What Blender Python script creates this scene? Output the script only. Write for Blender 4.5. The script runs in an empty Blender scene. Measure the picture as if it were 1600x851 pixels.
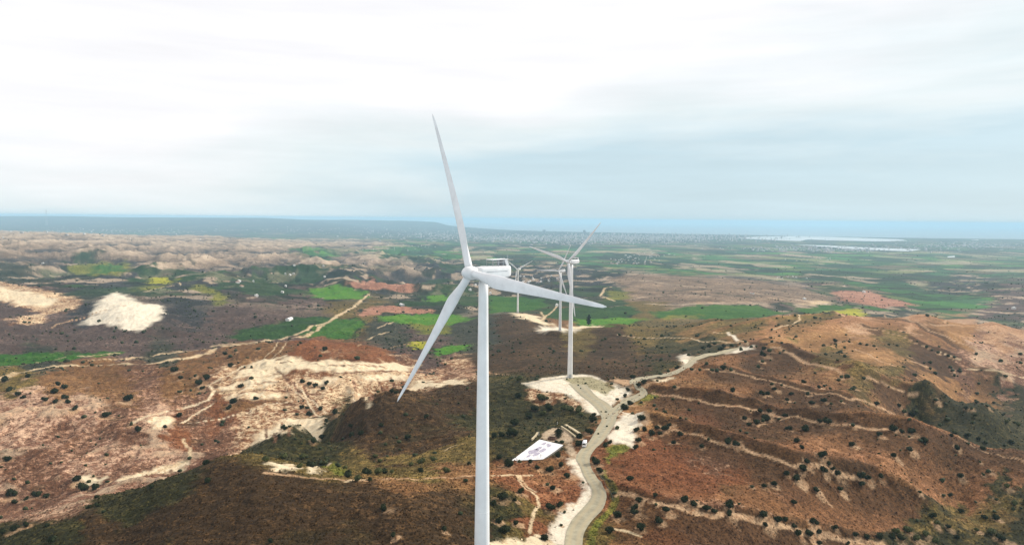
import bpy, bmesh, math, random
import numpy as np
from mathutils import Vector, Matrix

S = bpy.context.scene
COL = S.collection
rad = math.radians

# ------------------------------------------------------------------ camera, light, exposure
F = 1100.0                      # focal length in pixels of the 1600 px wide photograph
PIT = math.atan((425.5-342.0)/F)
ROLL = rad(0.5)
CAMZ = 350.0
cam_d = bpy.data.cameras.new('camera')
cam = bpy.data.objects.new('camera', cam_d); COL.objects.link(cam)
cam_d.sensor_width = 36.0; cam_d.lens = F/1600*36
cam_d.clip_start = 1.0; cam_d.clip_end = 200000
cam.matrix_world = (Matrix.Translation((0, 0, CAMZ)) @ Matrix.Rotation(math.pi/2-PIT, 4, 'X')
                    @ Matrix.Rotation(ROLL, 4, 'Z'))
S.camera = cam

SUN_EL, SUN_AZ = rad(31), rad(60)       # azimuth clockwise from +Y (the view direction)
w = bpy.data.worlds.new('World'); S.world = w; w.use_nodes = True
nt = w.node_tree; nt.nodes.clear()
def N(tree, typ, **kw):
    n = tree.nodes.new(typ)
    for k, v in kw.items():
        if k.startswith('i_'):
            key = k[2:]
            n.inputs[int(key) if key.isdigit() else key.replace('_', ' ')].default_value = v
        else: setattr(n, k, v)
    return n
def mathn(tree, op, a=None, b=None, clamp=False):
    n = tree.nodes.new('ShaderNodeMath'); n.operation = op; n.use_clamp = clamp
    for i, q in enumerate((a, b)):
        if q is None: continue
        if isinstance(q, (int, float)): n.inputs[i].default_value = q
        else: tree.links.new(q, n.inputs[i])
    return n.outputs[0]
sky = N(nt, 'ShaderNodeTexSky', sky_type='NISHITA', sun_disc=False, sun_elevation=SUN_EL, sun_rotation=SUN_AZ)
tc = N(nt, 'ShaderNodeTexCoord')
sep = N(nt, 'ShaderNodeSeparateXYZ'); nt.links.new(tc.outputs['Generated'], sep.inputs[0])
mp = N(nt, 'ShaderNodeMapping'); mp.inputs['Scale'].default_value = (1.5, 1.5, 6.5)
mp.inputs['Location'].default_value = (3.1, 0.4, 2.2)
nt.links.new(tc.outputs['Generated'], mp.inputs[0])
nz = N(nt, 'ShaderNodeTexNoise', i_Scale=1.35, i_Detail=5.0, i_Roughness=0.5, i_Distortion=0.35)
nt.links.new(mp.outputs[0], nz.inputs['Vector'])
# height of the ray above the edge of the bright cloud sheet, which rises to the right
edge = mathn(nt, 'ADD', mathn(nt, 'MULTIPLY', sep.outputs[0], 0.16), 0.125)
t = mathn(nt, 'DIVIDE', mathn(nt, 'SUBTRACT', sep.outputs[2], edge), 0.16)
t = mathn(nt, 'ADD', t, mathn(nt, 'MULTIPLY', mathn(nt, 'SUBTRACT', nz.outputs[0], 0.5), 1.9))
t = mathn(nt, 'ADD', t, 0.5, clamp=True)
ramp = N(nt, 'ShaderNodeValToRGB'); ce = ramp.color_ramp
ce.elements[0].position = 0.0; ce.elements[0].color = (0.62, 0.785, 0.865, 1)
ce.elements[1].position = 1.0; ce.elements[1].color = (1.06, 1.05, 1.07, 1)
e = ce.elements.new(0.45); e.color = (0.86, 0.94, 0.96, 1)
nt.links.new(t, ramp.inputs[0])
# faint second layer of streaks
mp2 = N(nt, 'ShaderNodeMapping'); mp2.inputs['Scale'].default_value = (2.0, 2.0, 22.0)
nt.links.new(tc.outputs['Generated'], mp2.inputs[0])
nz2 = N(nt, 'ShaderNodeTexNoise', i_Scale=1.6, i_Detail=6.0, i_Roughness=0.55)
nt.links.new(mp2.outputs[0], nz2.inputs['Vector'])
st = mathn(nt, 'ADD', mathn(nt, 'MULTIPLY', mathn(nt, 'SUBTRACT', nz2.outputs[0], 0.5), 0.26), 1.0)
mul = N(nt, 'ShaderNodeVectorMath', operation='SCALE')
nt.links.new(ramp.outputs[0], mul.inputs[0]); nt.links.new(st, mul.inputs['Scale'])
b1 = N(nt, 'ShaderNodeBackground', i_Strength=0.10); nt.links.new(sky.outputs[0], b1.inputs[0])
b2 = N(nt, 'ShaderNodeBackground', i_Strength=1.0); nt.links.new(mul.outputs[0], b2.inputs[0])
mx = N(nt, 'ShaderNodeMixShader', i_0=0.93); nt.links.new(b1.outputs[0], mx.inputs[1]); nt.links.new(b2.outputs[0], mx.inputs[2])
wo = N(nt, 'ShaderNodeOutputWorld'); nt.links.new(mx.outputs[0], wo.inputs[0])

sd = bpy.data.lights.new('sun', 'SUN'); sd.energy = 4.8; sd.angle = rad(3); sd.color = (1.0, 0.93, 0.83)
sun = bpy.data.objects.new('sun', sd); COL.objects.link(sun)
tosun = Vector((math.sin(SUN_AZ)*math.cos(SUN_EL), math.cos(SUN_AZ)*math.cos(SUN_EL), math.sin(SUN_EL)))
sun.rotation_euler = tosun.to_track_quat('Z', 'Y').to_euler(); sun.location = (0, 0, 900)
S.view_settings.view_transform = 'Standard'; S.view_settings.look = 'None'
S.view_settings.gamma = 1.0; S.view_settings.exposure = 0.0; S.view_settings.use_curve_mapping = False
S.render.engine = 'CYCLES'
S.cycles.volume_bounces = 2; S.cycles.max_bounces = 5; S.cycles.diffuse_bounces = 2

# ------------------------------------------------------------------ pixel <-> ray
def rays(px, py):
    """directions, scaled to Y = 1, of pixels of the 1600x851 photograph"""
    x = np.asarray(px, float)-800; y = np.asarray(py, float)-425.5
    c, s = math.cos(ROLL), math.sin(ROLL)
    a = (x*c+y*s)/F; b = -(-x*s+y*c)/F
    cp, sp = math.cos(PIT), math.sin(PIT)
    dy = cp+b*sp; dz = -sp+b*cp
    return a/dy, dz/dy
def at_dist(px, py, Y):
    a, z = rays(px, py); return Vector((float(a)*Y, Y, CAMZ+float(z)*Y))

# ------------------------------------------------------------------ noise
def _hash(ix, iy, seed):
    with np.errstate(over='ignore'):
        h = (ix.astype(np.int64)*374761393+iy.astype(np.int64)*668265263+seed*974634777) & 0xffffffff
        h = ((h ^ (h >> 13))*1274126177) & 0xffffffff
        h = (h ^ (h >> 16)) & 0xffffffff
    return h.astype(np.float64)/4294967295.0
def vnoise(x, y, seed=0):
    ix = np.floor(x); iy = np.floor(y); fx = x-ix; fy = y-iy
    fx = fx*fx*fx*(fx*(fx*6-15)+10); fy = fy*fy*fy*(fy*(fy*6-15)+10)
    ix = ix.astype(np.int64); iy = iy.astype(np.int64)
    a = _hash(ix, iy, seed); b = _hash(ix+1, iy, seed); c = _hash(ix, iy+1, seed); d = _hash(ix+1, iy+1, seed)
    return (a+(b-a)*fx)*(1-fy)+(c+(d-c)*fx)*fy
def fbm(x, y, octv=4, seed=0, gain=0.5):
    s = np.zeros_like(x); a = 1.0; tot = 0
    for o in range(octv):
        s += a*vnoise(x+17.3*o, y-9.1*o, seed+o); tot += a; a *= gain; x = x*2.03+y*0.31; y = y*2.03-x*0.15
    return s/tot
def ridged(x, y, octv=4, seed=0, gain=0.55):
    s = np.zeros_like(x); a = 1.0; tot = 0
    for o in range(octv):
        s += a*(1-np.abs(2*vnoise(x+7.7*o, y+3.1*o, seed+o)-1)); tot += a; a *= gain; x = x*2.1+y*0.4; y = y*2.1-x*0.2
    return s/tot
def sstep(a, b, x):
    t = np.clip((x-a)/(b-a), 0, 1); return t*t*(3-2*t)

# ------------------------------------------------------------------ relief: drop below the camera read at points of the land
PTS = [ # (px, py, drop)
 # near hill that carries the first turbine, and the slope right of it
 (0,850,112),(120,850,104),(260,850,97),(420,850,93),(600,850,93),(745,850,96),(800,850,101),(895,851,108),
 (0,832,114),(60,812,112),(150,790,108),(240,757,104),(330,722,101),(400,712,101),(200,815,104),(330,780,97),(480,780,95),(640,790,94),
 (480,728,103),(560,738,103),(650,742,103),(740,738,104),
 # second dark hill
 (400,700,126),(470,672,126),(540,640,125),(620,616,122),(690,604,121),(745,600,121),(560,690,119),(650,680,117),(730,680,112),(700,640,119),
 # the shelf with the road and the pads
 (780,650,121),(800,605,119),(840,600,118.5),(890,589,118),(950,600,118),(900,620,117.6),(850,650,122),(925,640,116),
 (845,703,109),(870,660,116),(911,697,109),(935,760,108.5),(915,815,108),(850,760,109),(800,780,103),(790,720,108),(885,735,109),
 (965,665,112),(990,625,117),(1006,615,117.5),(985,598,119),(1056,581,121),(1096,557,126),(1156,540,130),(1150,525,132),
 # slopes right of the road
 (960,740,108),(990,850,108),(1100,851,112),(1200,851,119),(1050,740,110),(1150,780,115),(1150,700,113),(1250,700,118),(1050,660,113),(1100,620,117),
 (1200,640,119),(1300,680,121),(1350,740,126),(1300,800,127),(1440,790,137),(1380,720,124),(1450,720,126),(1520,760,137),
 (1250,600,124),(1350,640,123),(1420,665,124),(1500,695,127),(1600,728,134),(1300,851,131),(1400,851,139),(1500,851,145),(1600,851,146),
 (1500,800,144),(1600,790,141),
 (1180,590,121),(1200,540,127),(1240,495,138),(1320,500,142),(1300,560,128),(1400,560,134),(1350,600,126),(1450,610,134),(1540,635,143),
 (1400,500,150),(1480,520,152),(1540,512,160),(1600,530,165),(1560,570,165),(1500,560,155),
 (1500,650,172),(1590,660,178),(1600,620,176),(1560,600,170),
 # beyond the second turbine
 (800,580,140),(790,560,152),(850,560,146),(950,565,141),(1040,560,136),(880,540,156),(800,525,168),(1000,535,150),(1100,535,140),
 (830,500,178),(875,515,151.5),(850,516,153),(809,488,190.5),(950,508,168),(1050,512,172),(1130,506,165),(1200,500,150),
 # left badlands
 (0,790,153),(60,780,152),(150,770,152),(0,740,152),(120,740,152),(200,745,152),(0,690,151),(120,690,152),(220,705,153),(280,728,156),(310,700,156),
 (0,640,147),(60,625,145),(150,650,148),(250,665,152),(330,690,158),(380,690,158),
 (20,600,152),(120,600,153),(220,600,151),(300,590,148),(200,572,156),(90,572,158),
 (370,570,146),(430,545,143),(500,533,142),(560,545,145),(320,640,153),(400,640,153),(470,630,153),(480,590,146),(560,600,150),(640,590,152),(700,580,156),(640,565,153),
 (600,545,160),(680,560,158),(740,580,150),
 # valley floor and the middle distance
 (0,560,168),(120,553,170),(250,548,172),(60,530,175),(200,525,175),(340,525,178),(450,515,180),(540,515,183),(620,520,182),(700,540,172),(740,520,185),
 (0,500,170),(60,460,165),(20,448,165),(190,490,165),(190,462,168),(300,490,175),(380,470,180),(430,490,180),(120,500,178),(330,450,185),(250,440,190),
 (560,500,190),(500,460,205),(600,480,200),(680,495,200),(620,450,215),(720,450,220),(700,480,205),(860,470,215),(780,465,215),(930,490,205),
 (1000,495,205),(1100,488,208),(1200,485,212),(1000,470,215),(1100,462,210),(1080,440,215),(1000,432,222),(1200,455,220),(1300,465,232),(1300,485,225),
 (1400,488,235),(1500,488,240),(1600,500,235),(1570,450,245),(1500,460,255),(1590,440,255),(1400,440,270),
 (900,440,235),(850,440,232),(820,420,250),(900,410,270),
 (0,430,180),(100,425,188),(200,420,195),(0,400,165),(60,392,165),(0,372,160),(120,372,165),(190,385,190),(300,398,200),(250,375,205),(350,405,205),
 (430,420,210),(420,390,220),(500,385,240),(300,370,230),(560,410,235),(640,430,232),(480,400,235),
 (600,395,270),(700,400,275),(800,400,290),(1000,400,300),(1200,410,300),(1400,400,312),(1600,400,318),(1100,420,280),(1250,430,280),
 (560,375,300),(700,375,320),(900,380,325),(1100,382,330),(1300,385,332),(1600,385,335),
]
PTD = [ # (px, distance, drop): hidden or off-frame ground
 (754,160,91.2),(745,120,96),(300,130,98),(0,150,110),(-200,180,122),(1000,130,112),(1300,150,128),(1600,170,150),(1900,200,165),(600,130,92),(450,160,93),
 (1900,400,170),(1900,700,180),(1900,1200,190),(-250,300,140),(-250,500,155),(-250,900,170),(-250,1500,180),(-250,3000,180),(-250,6000,170),
 (1900,2500,260),(1900,5000,310),(1240,1400,190),(1400,1500,215),(1560,1400,215),(1150,1150,185),
 (640,640,150),(720,680,150),(500,430,152),(600,520,152),(430,1000,176),(520,960,176),(120,340,140),(250,320,128),(480,325,120),(600,335,117),
 (820,2600,240),(1550,480,160),(1450,520,158),(1600,450,160),(810,1600,212),(880,1150,192),(950,1200,196),
 (100,13000,290),(-250,13000,290),(300,13000,310),(500,13000,325),(700,13000,338),(1000,13000,343),(1300,13000,345),(1600,13000,345),(1900,13000,345),
 (60,9000,225),(250,9000,275),(450,9000,300),
]
_c = []
for px, py, h in PTS:
    a, z = rays(px, py); _c.append((float(a), math.log(-h/float(z)), h))
for px, Y, h in PTD:
    _c.append(((px-800)/F, math.log(Y), h))
_c = np.array(_c)
SU, SV = 2.2, 1.0
def _phi(r2): return 0.5*r2*np.log(r2+1e-9)
_P = np.stack([_c[:, 0]*SU, _c[:, 1]*SV], 1)
_n = len(_P)
_r2 = ((_P[:, None, :]-_P[None, :, :])**2).sum(-1)
_A = np.zeros((_n+3, _n+3)); _A[:_n, :_n] = _phi(_r2)+np.eye(_n)*2e-4
_A[:_n, _n] = 1; _A[:_n, _n+1:] = _P; _A[_n, :_n] = 1; _A[_n+1:, :_n] = _P.T
_w = np.linalg.solve(_A, np.concatenate([_c[:, 2], np.zeros(3)]))
def rbf(u, v):
    q = np.stack([u*SU, v*SV], 1).astype(np.float64); out = np.empty(len(q))
    for i in range(0, len(q), 40000):
        s = q[i:i+40000]
        r2 = (s[:, :1]-_P[None, :, 0])**2+(s[:, 1:]-_P[None, :, 1])**2
        out[i:i+40000] = _phi(r2)@_w[:_n]+_w[_n]+s@_w[_n+1:]
    return out

COAST_PX = np.array([-300, 300, 560, 640, 700, 850, 1000, 1160, 1400, 1600, 1950.])
COAST_PY = np.array([345, 348, 351, 353.5, 357, 361.5, 364.5, 367.5, 372, 374, 377.])
_ca, _cz = rays(COAST_PX, COAST_PY)
_cd = -350.0/_cz
def coast(u): return np.interp(u, _ca, _cd)

FLAT = []      # (x, y, radius, z): levelled ground
ROADC = []     # road centre lines, their extent
RIDGE = []     # (polyline xy, height, width)
def seg_dist(X, Y, pl):
    best = np.full(X.shape, 1e18)
    for (x0, y0), (x1, y1) in zip(pl[:-1], pl[1:]):
        dx, dy = x1-x0, y1-y0; L = dx*dx+dy*dy+1e-9
        t = np.clip(((X-x0)*dx+(Y-y0)*dy)/L, 0, 1)
        best = np.minimum(best, (X-x0-t*dx)**2+(Y-y0-t*dy)**2)
    return np.sqrt(best)
def height(X, Y, detail=True):
    X = np.asarray(X, float).ravel(); Y = np.maximum(np.asarray(Y, float).ravel(), 60.0)
    u = X/Y; v = np.log(Y)
    h = rbf(np.clip(u, -1.1, 1.1), np.clip(v, 4.7, 9.55))
    z = CAMZ-h
    # far coastal plain, sea bed and the far hills on the left
    far = sstep(9000, 13000, Y)
    zf = 6+5*fbm(X/1500, Y/1500, 3, 11)
    h1 = sstep(-0.12, -0.36, u)*np.exp(-((Y-24000)/6500.)**2)*(255+70*fbm(X/2600, Y/2600, 4, 5))
    h2 = sstep(0.02, -0.16, u)*np.exp(-((Y-27000)/4500.)**2)*(205+70*fbm(X/2200, Y/2600, 4, 6))
    hills = np.minimum(np.maximum(h1, h2), 335)
    z = z*(1-far)+(zf+hills)*far
    cd = coast(u)*(1+0.03*(fbm(X/900, Y/4000, 3, 21)-0.5))
    z = np.where(Y > 8000, z*(1-sstep(-60, 120, Y-cd))-3.0*sstep(-60, 120, Y-cd), z)
    if not detail: return z
    dist = np.hypot(X, Y)
    for pl, A, wd in RIDGE:
        xs = [p[0] for p in pl]; ys = [p[1] for p in pl]
        m = (X > min(xs)-4*wd) & (X < max(xs)+4*wd) & (Y > min(ys)-4*wd) & (Y < max(ys)+4*wd)
        if m.any():
            d = seg_dist(X[m], Y[m], pl); z[m] += A*np.exp(-np.sqrt((d/wd)**2+0.02)*1.3)
    keep = np.ones_like(z)
    for fx, fy, r, fz in FLAT:
        m = np.abs(X-fx)+np.abs(Y-fy) < r*4
        keep[m] *= sstep(r*0.8, r*1.9, np.hypot(X[m]-fx, Y[m]-fy))
    if ROADC:
        m = (np.abs(X-ROADC[1]) < ROADC[2]) & (Y > ROADC[3]) & (Y < ROADC[4])
        if m.any(): keep[m] *= 0.12+0.88*sstep(5, 13, np.min([seg_dist(X[m], Y[m], q) for q in ROADC[0]], axis=0))
    # erosion: gullies across the slopes, stronger in the badlands on the left
    wx = X+14*fbm(X/60, Y/60, 2, 31); wy = Y+14*fbm(X/60, Y/60, 2, 37)
    bad = sstep(-0.02, -0.16, u)*sstep(280, 420, Y)*sstep(12500, 9000, Y)
    midb = sstep(1700, 2300, Y)*sstep(6500, 3500, Y)*0.6
    near = sstep(9000, 1500, Y)
    z = z + keep*near*(3.4*(fbm(wx/55, wy/55, 4, 41)-0.5) + 1.7*(ridged(wx/26, wy/26, 3, 43)-0.55)+1.3*(fbm(X/4.5, Y/4.5, 2, 45)-0.5))
    z = z + keep*bad*sstep(250, 1200, Y)*0.0
    z = z + keep*bad*(9.5*(ridged(wx/48+3, wy/60, 4, 51)-0.6))
    fb = bad*sstep(1700, 2600, Y)+midb
    if (fb > 0).any():
        m = fb > 0
        z[m] += (fb*keep)[m]*((34+30*(X[m] < 0))*(ridged(X[m]/360, Y[m]/460, 4, 61)-0.58)+16*(fbm(X[m]/700, Y[m]/900, 3, 62)-0.5))
    # right-hand slopes: spurs falling to the lower right
    rt = sstep(0.16, 0.34, u)*sstep(200, 260, Y)*sstep(1300, 1000, Y)
    a = rad(-38); q = X*math.sin(a)+Y*math.cos(a)
    z = z + keep*rt*9.0*(ridged(q/62+0.25*fbm(X/80, Y/80, 2, 72), X/400., 2, 71)-0.5)
    z[dist < 1] = z[dist < 1]
    for fx, fy, r, fz in FLAT:
        m = np.abs(X-fx)+np.abs(Y-fy) < r*4
        kf = 1-sstep(r*0.75, r*1.7, np.hypot(X[m]-fx, Y[m]-fy)); z[m] = z[m]*(1-kf)+fz*kf
    return z
_T = np.exp(np.linspace(math.log(115.), math.log(30000.), 520))
def hit(px, py, ymin=0):
    """points of the ground seen at pixels; arrays -> (n,3)"""
    px = np.atleast_1d(np.asarray(px, float)); py = np.atleast_1d(np.asarray(py, float))
    a, z = rays(px, py)
    T_ = _T[_T > ymin]; Yg = np.broadcast_to(T_, (len(a), len(T_)))
    H = height(a[:, None]*Yg, Yg).reshape(Yg.shape)
    below = (CAMZ+z[:, None]*Yg) < H
    k = np.where(below.any(1), below.argmax(1), len(T_)-1); k = np.maximum(k, 1)
    lo = T_[k-1]; hi = T_[k]
    for _ in range(14):
        m = 0.5*(lo+hi); b = (CAMZ+z*m) < height(a*m, m)
        hi = np.where(b, m, hi); lo = np.where(b, lo, m)
    return np.stack([a*hi, hi, CAMZ+z*hi], 1)

# ------------------------------------------------------------------ helpers for objects
def lin(c, k=1.0):
    out = []
    for q in c[:3]:
        q = q/255.; q = q/12.92 if q <= 0.04045 else ((q+0.055)/1.055)**2.4
        out.append(q*k)
    return tuple(out)
def tag(o, label=None, cat=None, group=None, kind=None):
    if label: o['label'] = label
    if cat: o['category'] = cat
    if group: o['group'] = group
    if kind: o['kind'] = kind
    return o
def empty(name, loc, rz=0.0, **kw):
    o = bpy.data.objects.new(name, None); COL.objects.link(o); o.location = loc; o.rotation_euler = (0, 0, rz)
    o.empty_display_size = 1.0
    return tag(o, **kw)
def mesh_np(name, verts, faces, mats=(), smooth=False, midx=None):
    """faces: (n,3) or (n,4) integer array"""
    me = bpy.data.meshes.new(name); verts = np.asarray(verts, np.float32); faces = np.asarray(faces, np.int32)
    k = faces.shape[1]
    me.vertices.add(len(verts)); me.vertices.foreach_set('co', verts.ravel())
    me.loops.add(faces.size); me.loops.foreach_set('vertex_index', faces.ravel())
    me.polygons.add(len(faces)); me.polygons.foreach_set('loop_start', np.arange(0, faces.size, k, dtype=np.int32))
    try: me.polygons.foreach_set('loop_total', np.full(len(faces), k, np.int32))
    except Exception: pass
    if smooth: me.polygons.foreach_set('use_smooth', np.ones(len(faces), bool))
    for m in mats: me.materials.append(m)
    if midx is not None: me.polygons.foreach_set('material_index', np.asarray(midx, np.int32))
    me.update(calc_edges=True); me.validate()
    return me
def link(name, me, parent=None, loc=None, rz=None, **kw):
    o = bpy.data.objects.new(name, me); COL.objects.link(o)
    if parent: o.parent = parent
    if loc is not None: o.location = loc
    if rz is not None: o.rotation_euler = (0, 0, rz)
    return tag(o, **kw)
def bm_obj(name, bm, mats, parent=None, smooth=False, **kw):
    me = bpy.data.meshes.new(name); bmesh.ops.recalc_face_normals(bm, faces=bm.faces[:])
    bm.to_mesh(me); bm.free()
    for m in (mats if isinstance(mats, (list, tuple)) else [mats]): me.materials.append(m)
    if smooth:
        for p in me.polygons: p.use_smooth = True
    return link(name, me, parent, **kw)
def box(bm, c, s, rot=None, mi=0, bev=0.0):
    r = bmesh.ops.create_cube(bm, size=1.0); vs = r['verts']
    M = Matrix.Translation(c) @ (rot.to_4x4() if rot is not None else Matrix.Identity(4)) @ Matrix.Diagonal((*s, 1))
    bmesh.ops.transform(bm, matrix=M, verts=vs)
    fs = list({f for v in vs for f in v.link_faces})
    for f in fs: f.material_index = mi
    if bev:
        es = list({e for v in vs for e in v.link_edges})
        bmesh.ops.bevel(bm, geom=es, offset=bev, segments=2, affect='EDGES', profile=0.5)
def tube(bm, p, q, r0, r1=None, n=8, mi=0):
    r1 = r0 if r1 is None else r1; p = Vector(p); q = Vector(q); d = q-p
    r = bmesh.ops.create_cone(bm, cap_ends=True, segments=n, radius1=r0, radius2=r1, depth=d.length)
    M = Matrix.Translation((p+q)/2) @ d.to_track_quat('Z', 'Y').to_matrix().to_4x4()
    bmesh.ops.transform(bm, matrix=M, verts=r['verts'])
    for f in {f for v in r['verts'] for f in v.link_faces}: f.material_index = mi
def loft(bm, rings, close=True, mi=0):
    rv = [[bm.verts.new(p) for p in r] for r in rings]; n = len(rv[0])
    for a, b in zip(rv[:-1], rv[1:]):
        for i in range(n):
            f = bm.faces.new((a[i], a[(i+1) % n], b[(i+1) % n], b[i])); f.material_index = mi; f.smooth = True
    if close:
        for r, fl in ((rv[0], True), (rv[-1], False)):
            f = bm.faces.new(r[::-1] if fl else r); f.material_index = mi
def mat(name, base, rough=0.7, spec=0.3, var=0.0, vscale=1.0, bump=0.0, metal=0.0, col2=None):
    m = bpy.data.materials.new(name); m.use_nodes = True; t = m.node_tree; b = t.nodes['Principled BSDF']
    b.inputs['Base Color'].default_value = (*base, 1); b.inputs['Roughness'].default_value = rough
    b.inputs['Specular IOR Level'].default_value = spec; b.inputs['Metallic'].default_value = metal
    if var or col2 or bump:
        c = N(t, 'ShaderNodeTexCoord'); n = N(t, 'ShaderNodeTexNoise', i_Scale=vscale, i_Detail=6.0, i_Roughness=0.65)
        t.links.new(c.outputs['Object'], n.inputs['Vector'])
        r = N(t, 'ShaderNodeValToRGB'); e = r.color_ramp.elements
        e[0].position = 0.35; e[1].position = 0.65
        c2 = col2 if col2 else tuple(min(1, q*(1+var)) for q in base)
        c1 = base if col2 else tuple(q*(1-var) for q in base)
        e[0].color = (*c1, 1); e[1].color = (*c2, 1)
        t.links.new(n.outputs[0], r.inputs[0]); t.links.new(r.outputs[0], b.inputs['Base Color'])
        if bump:
            bp = N(t, 'ShaderNodeBump', i_Strength=bump, i_Distance=0.1); t.links.new(n.outputs[0], bp.inputs['Height'])
            t.links.new(bp.outputs[0], b.inputs['Normal'])
    return m

# ------------------------------------------------------------------ levelled ground and ridges
TB = {}   # turbine bases
for k, (px, Y, drop) in enumerate(((754, 160, 91.2), (890.5, 520, 118.0), (875, 932, 151.3), (809, 1400, 190.8))):
    a = (px-800)/F if k == 0 else None
    if k == 0: v = at_dist(754.5, 600, Y); p = (v.x, Y, CAMZ-drop)
    else:
        v = at_dist(px, (589, 516, 488.5)[k-1], Y); p = (v.x, Y, v.z)
    TB[k] = p
FLAT += [(TB[0][0], TB[0][1], 14, TB[0][2]), (TB[1][0]+2, TB[1][1]-8, 22, TB[1][2]), (TB[2][0], TB[2][1], 16, TB[2][2]), (TB[3][0], TB[3][1], 18, TB[3][2])]
CREST = [
 ([(1094,577),(1142,579),(1180,592),(1261,612),(1330,625),(1400,648),(1500,683),(1600,722)], 4.5, 16),
 ([(1000,612),(1070,622),(1180,640),(1260,655),(1330,664),(1420,672)], 9, 15),
 ([(1012,662),(1050,669),(1107,686),(1180,710),(1240,728),(1300,736),(1356,750),(1420,778),(1450,800)], 9, 14),
 ([(950,765),(1025,787),(1110,806),(1200,818),(1300,838),(1380,851)], 5.0, 10),
 ([(1200,541),(1290,573),(1350,590),(1400,608),(1470,626)], 10, 22),
 ([(1240,491),(1340,512),(1400,526),(1480,557),(1560,590)], 9, 30),
 ([(1380,492),(1450,515),(1520,545)], 8, 28),
 ([(1450,505),(1520,502),(1560,520),(1600,540)], 8, 28),
]
_rc = []
for cl in ([(895,858),(897,842),(899,832),(909,813),(924,796),(934,781),(936,769),(930,756),(921,743),(914,728),(911,715),(919,701),(931,690),(943,672),(952,655),(948,640),(935,628),(921,618),(910,608)],
           [(950,648),(965,639),(980,628),(992,622),(1003,616),(1005,610),(997,604),(991,599),(994,594),(1005,591),(1032,587),(1057,581),(1075,571),(1084,562),(1098,556),(1121,552),(1142,547),(1158,540)],
           [(892,690),(892,676),(884,668)], [(807,719),(845,703),(870,697)]):
    P = hit([p[0] for p in cl], [p[1] for p in cl]); _rc.append([(q[0], q[1]) for q in P])
_a = [q for l in _rc for q in l]; _x = [q[0] for q in _a]; _y = [q[1] for q in _a]
ROADC[:] = [_rc, (max(_x)+min(_x))/2, (max(_x)-min(_x))/2+14, min(_y)-14, max(_y)+14]
CREST_XY = []
for pts, A, wd in CREST:
    P = hit([p[0] for p in pts], [p[1] for p in pts]); CREST_XY.append(([(q[0], q[1]) for q in P], A, wd))
RIDGE += CREST_XY

# ------------------------------------------------------------------ ground cover: soil colours (primary, secondary, cover of the secondary)
K = 0.66
PAL = {
 'dk':   ((66, 50, 31), (112, 84, 54), .36), 'dkg': ((50, 49, 26), (96, 85, 48), .38), 'dkb': ((80, 57, 35), (116, 82, 54), .28),
 'red':  ((126, 80, 52), (164, 116, 82), .34), 'reds': ((110, 76, 54), (224, 184, 150), .42), 'redl': ((146, 102, 68), (200, 146, 108), .36),
 'brn':  ((120, 86, 55), (160, 122, 82), .36), 'tan': ((160, 118, 76), (198, 158, 112), .38), 'tanp': ((176, 134, 98), (214, 178, 144), .42),
 'oli':  ((98, 84, 46), (150, 124, 74), .38), 'bad':  ((132, 94, 74), (212, 176, 146), .46), 'badb': ((108, 76, 56), (202, 160, 130), .36),
 'badc': ((136, 90, 60), (240, 212, 172), .50), 'chk': ((246, 226, 190), (200, 162, 122), .34), 'chw': ((250, 238, 214), (222, 200, 168), .36), 'terr': ((106, 88, 72), (190, 162, 134), .42),
 'mid':  ((84, 69, 62), (138, 114, 102), .34), 'midg': ((58, 60, 48), (110, 104, 84), .34), 'slate': ((52, 52, 52), (108, 99, 92), .32),
 'grn':  ((48, 94, 30), (84, 112, 46), .42), 'grb': ((72, 128, 34), (110, 138, 54), .42), 'grd': ((40, 70, 30), (66, 92, 42), .42),
 'yel':  ((160, 158, 48), (190, 182, 70), .4), 'ygr': ((98, 104, 44), (150, 142, 66), .45), 'pnk': ((164, 114, 92), (206, 162, 134), .4),
 'farb': ((116, 98, 82), (196, 172, 148), .44), 'plain': ((46, 76, 42), (84, 104, 60), .35), 'gravel': ((168, 158, 124), (192, 182, 148), .4),
 'path': ((222, 198, 160), (190, 152, 112), .35), 'pathp': ((202, 168, 132), (160, 118, 84), .42), 'conc': ((196, 174, 146), (170, 142, 112), .3),
 'wood': ((30, 40, 26), (52, 62, 36), .35), 'pale': ((196, 172, 146), (226, 206, 180), .4),
}
PN = list(PAL)
PALA = np.array([lin(PAL[k][0], K) for k in PN]); PALB = np.array([lin(PAL[k][1], K) for k in PN])
for _q in (PALA, PALB):
    _l = _q@np.array([.25, .65, .1]); _q[:] = np.clip(_l[:, None]+(_q-_l[:, None])*1.04, .002, .75)
PALC = np.array([PAL[k][2] for k in PN])
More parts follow.
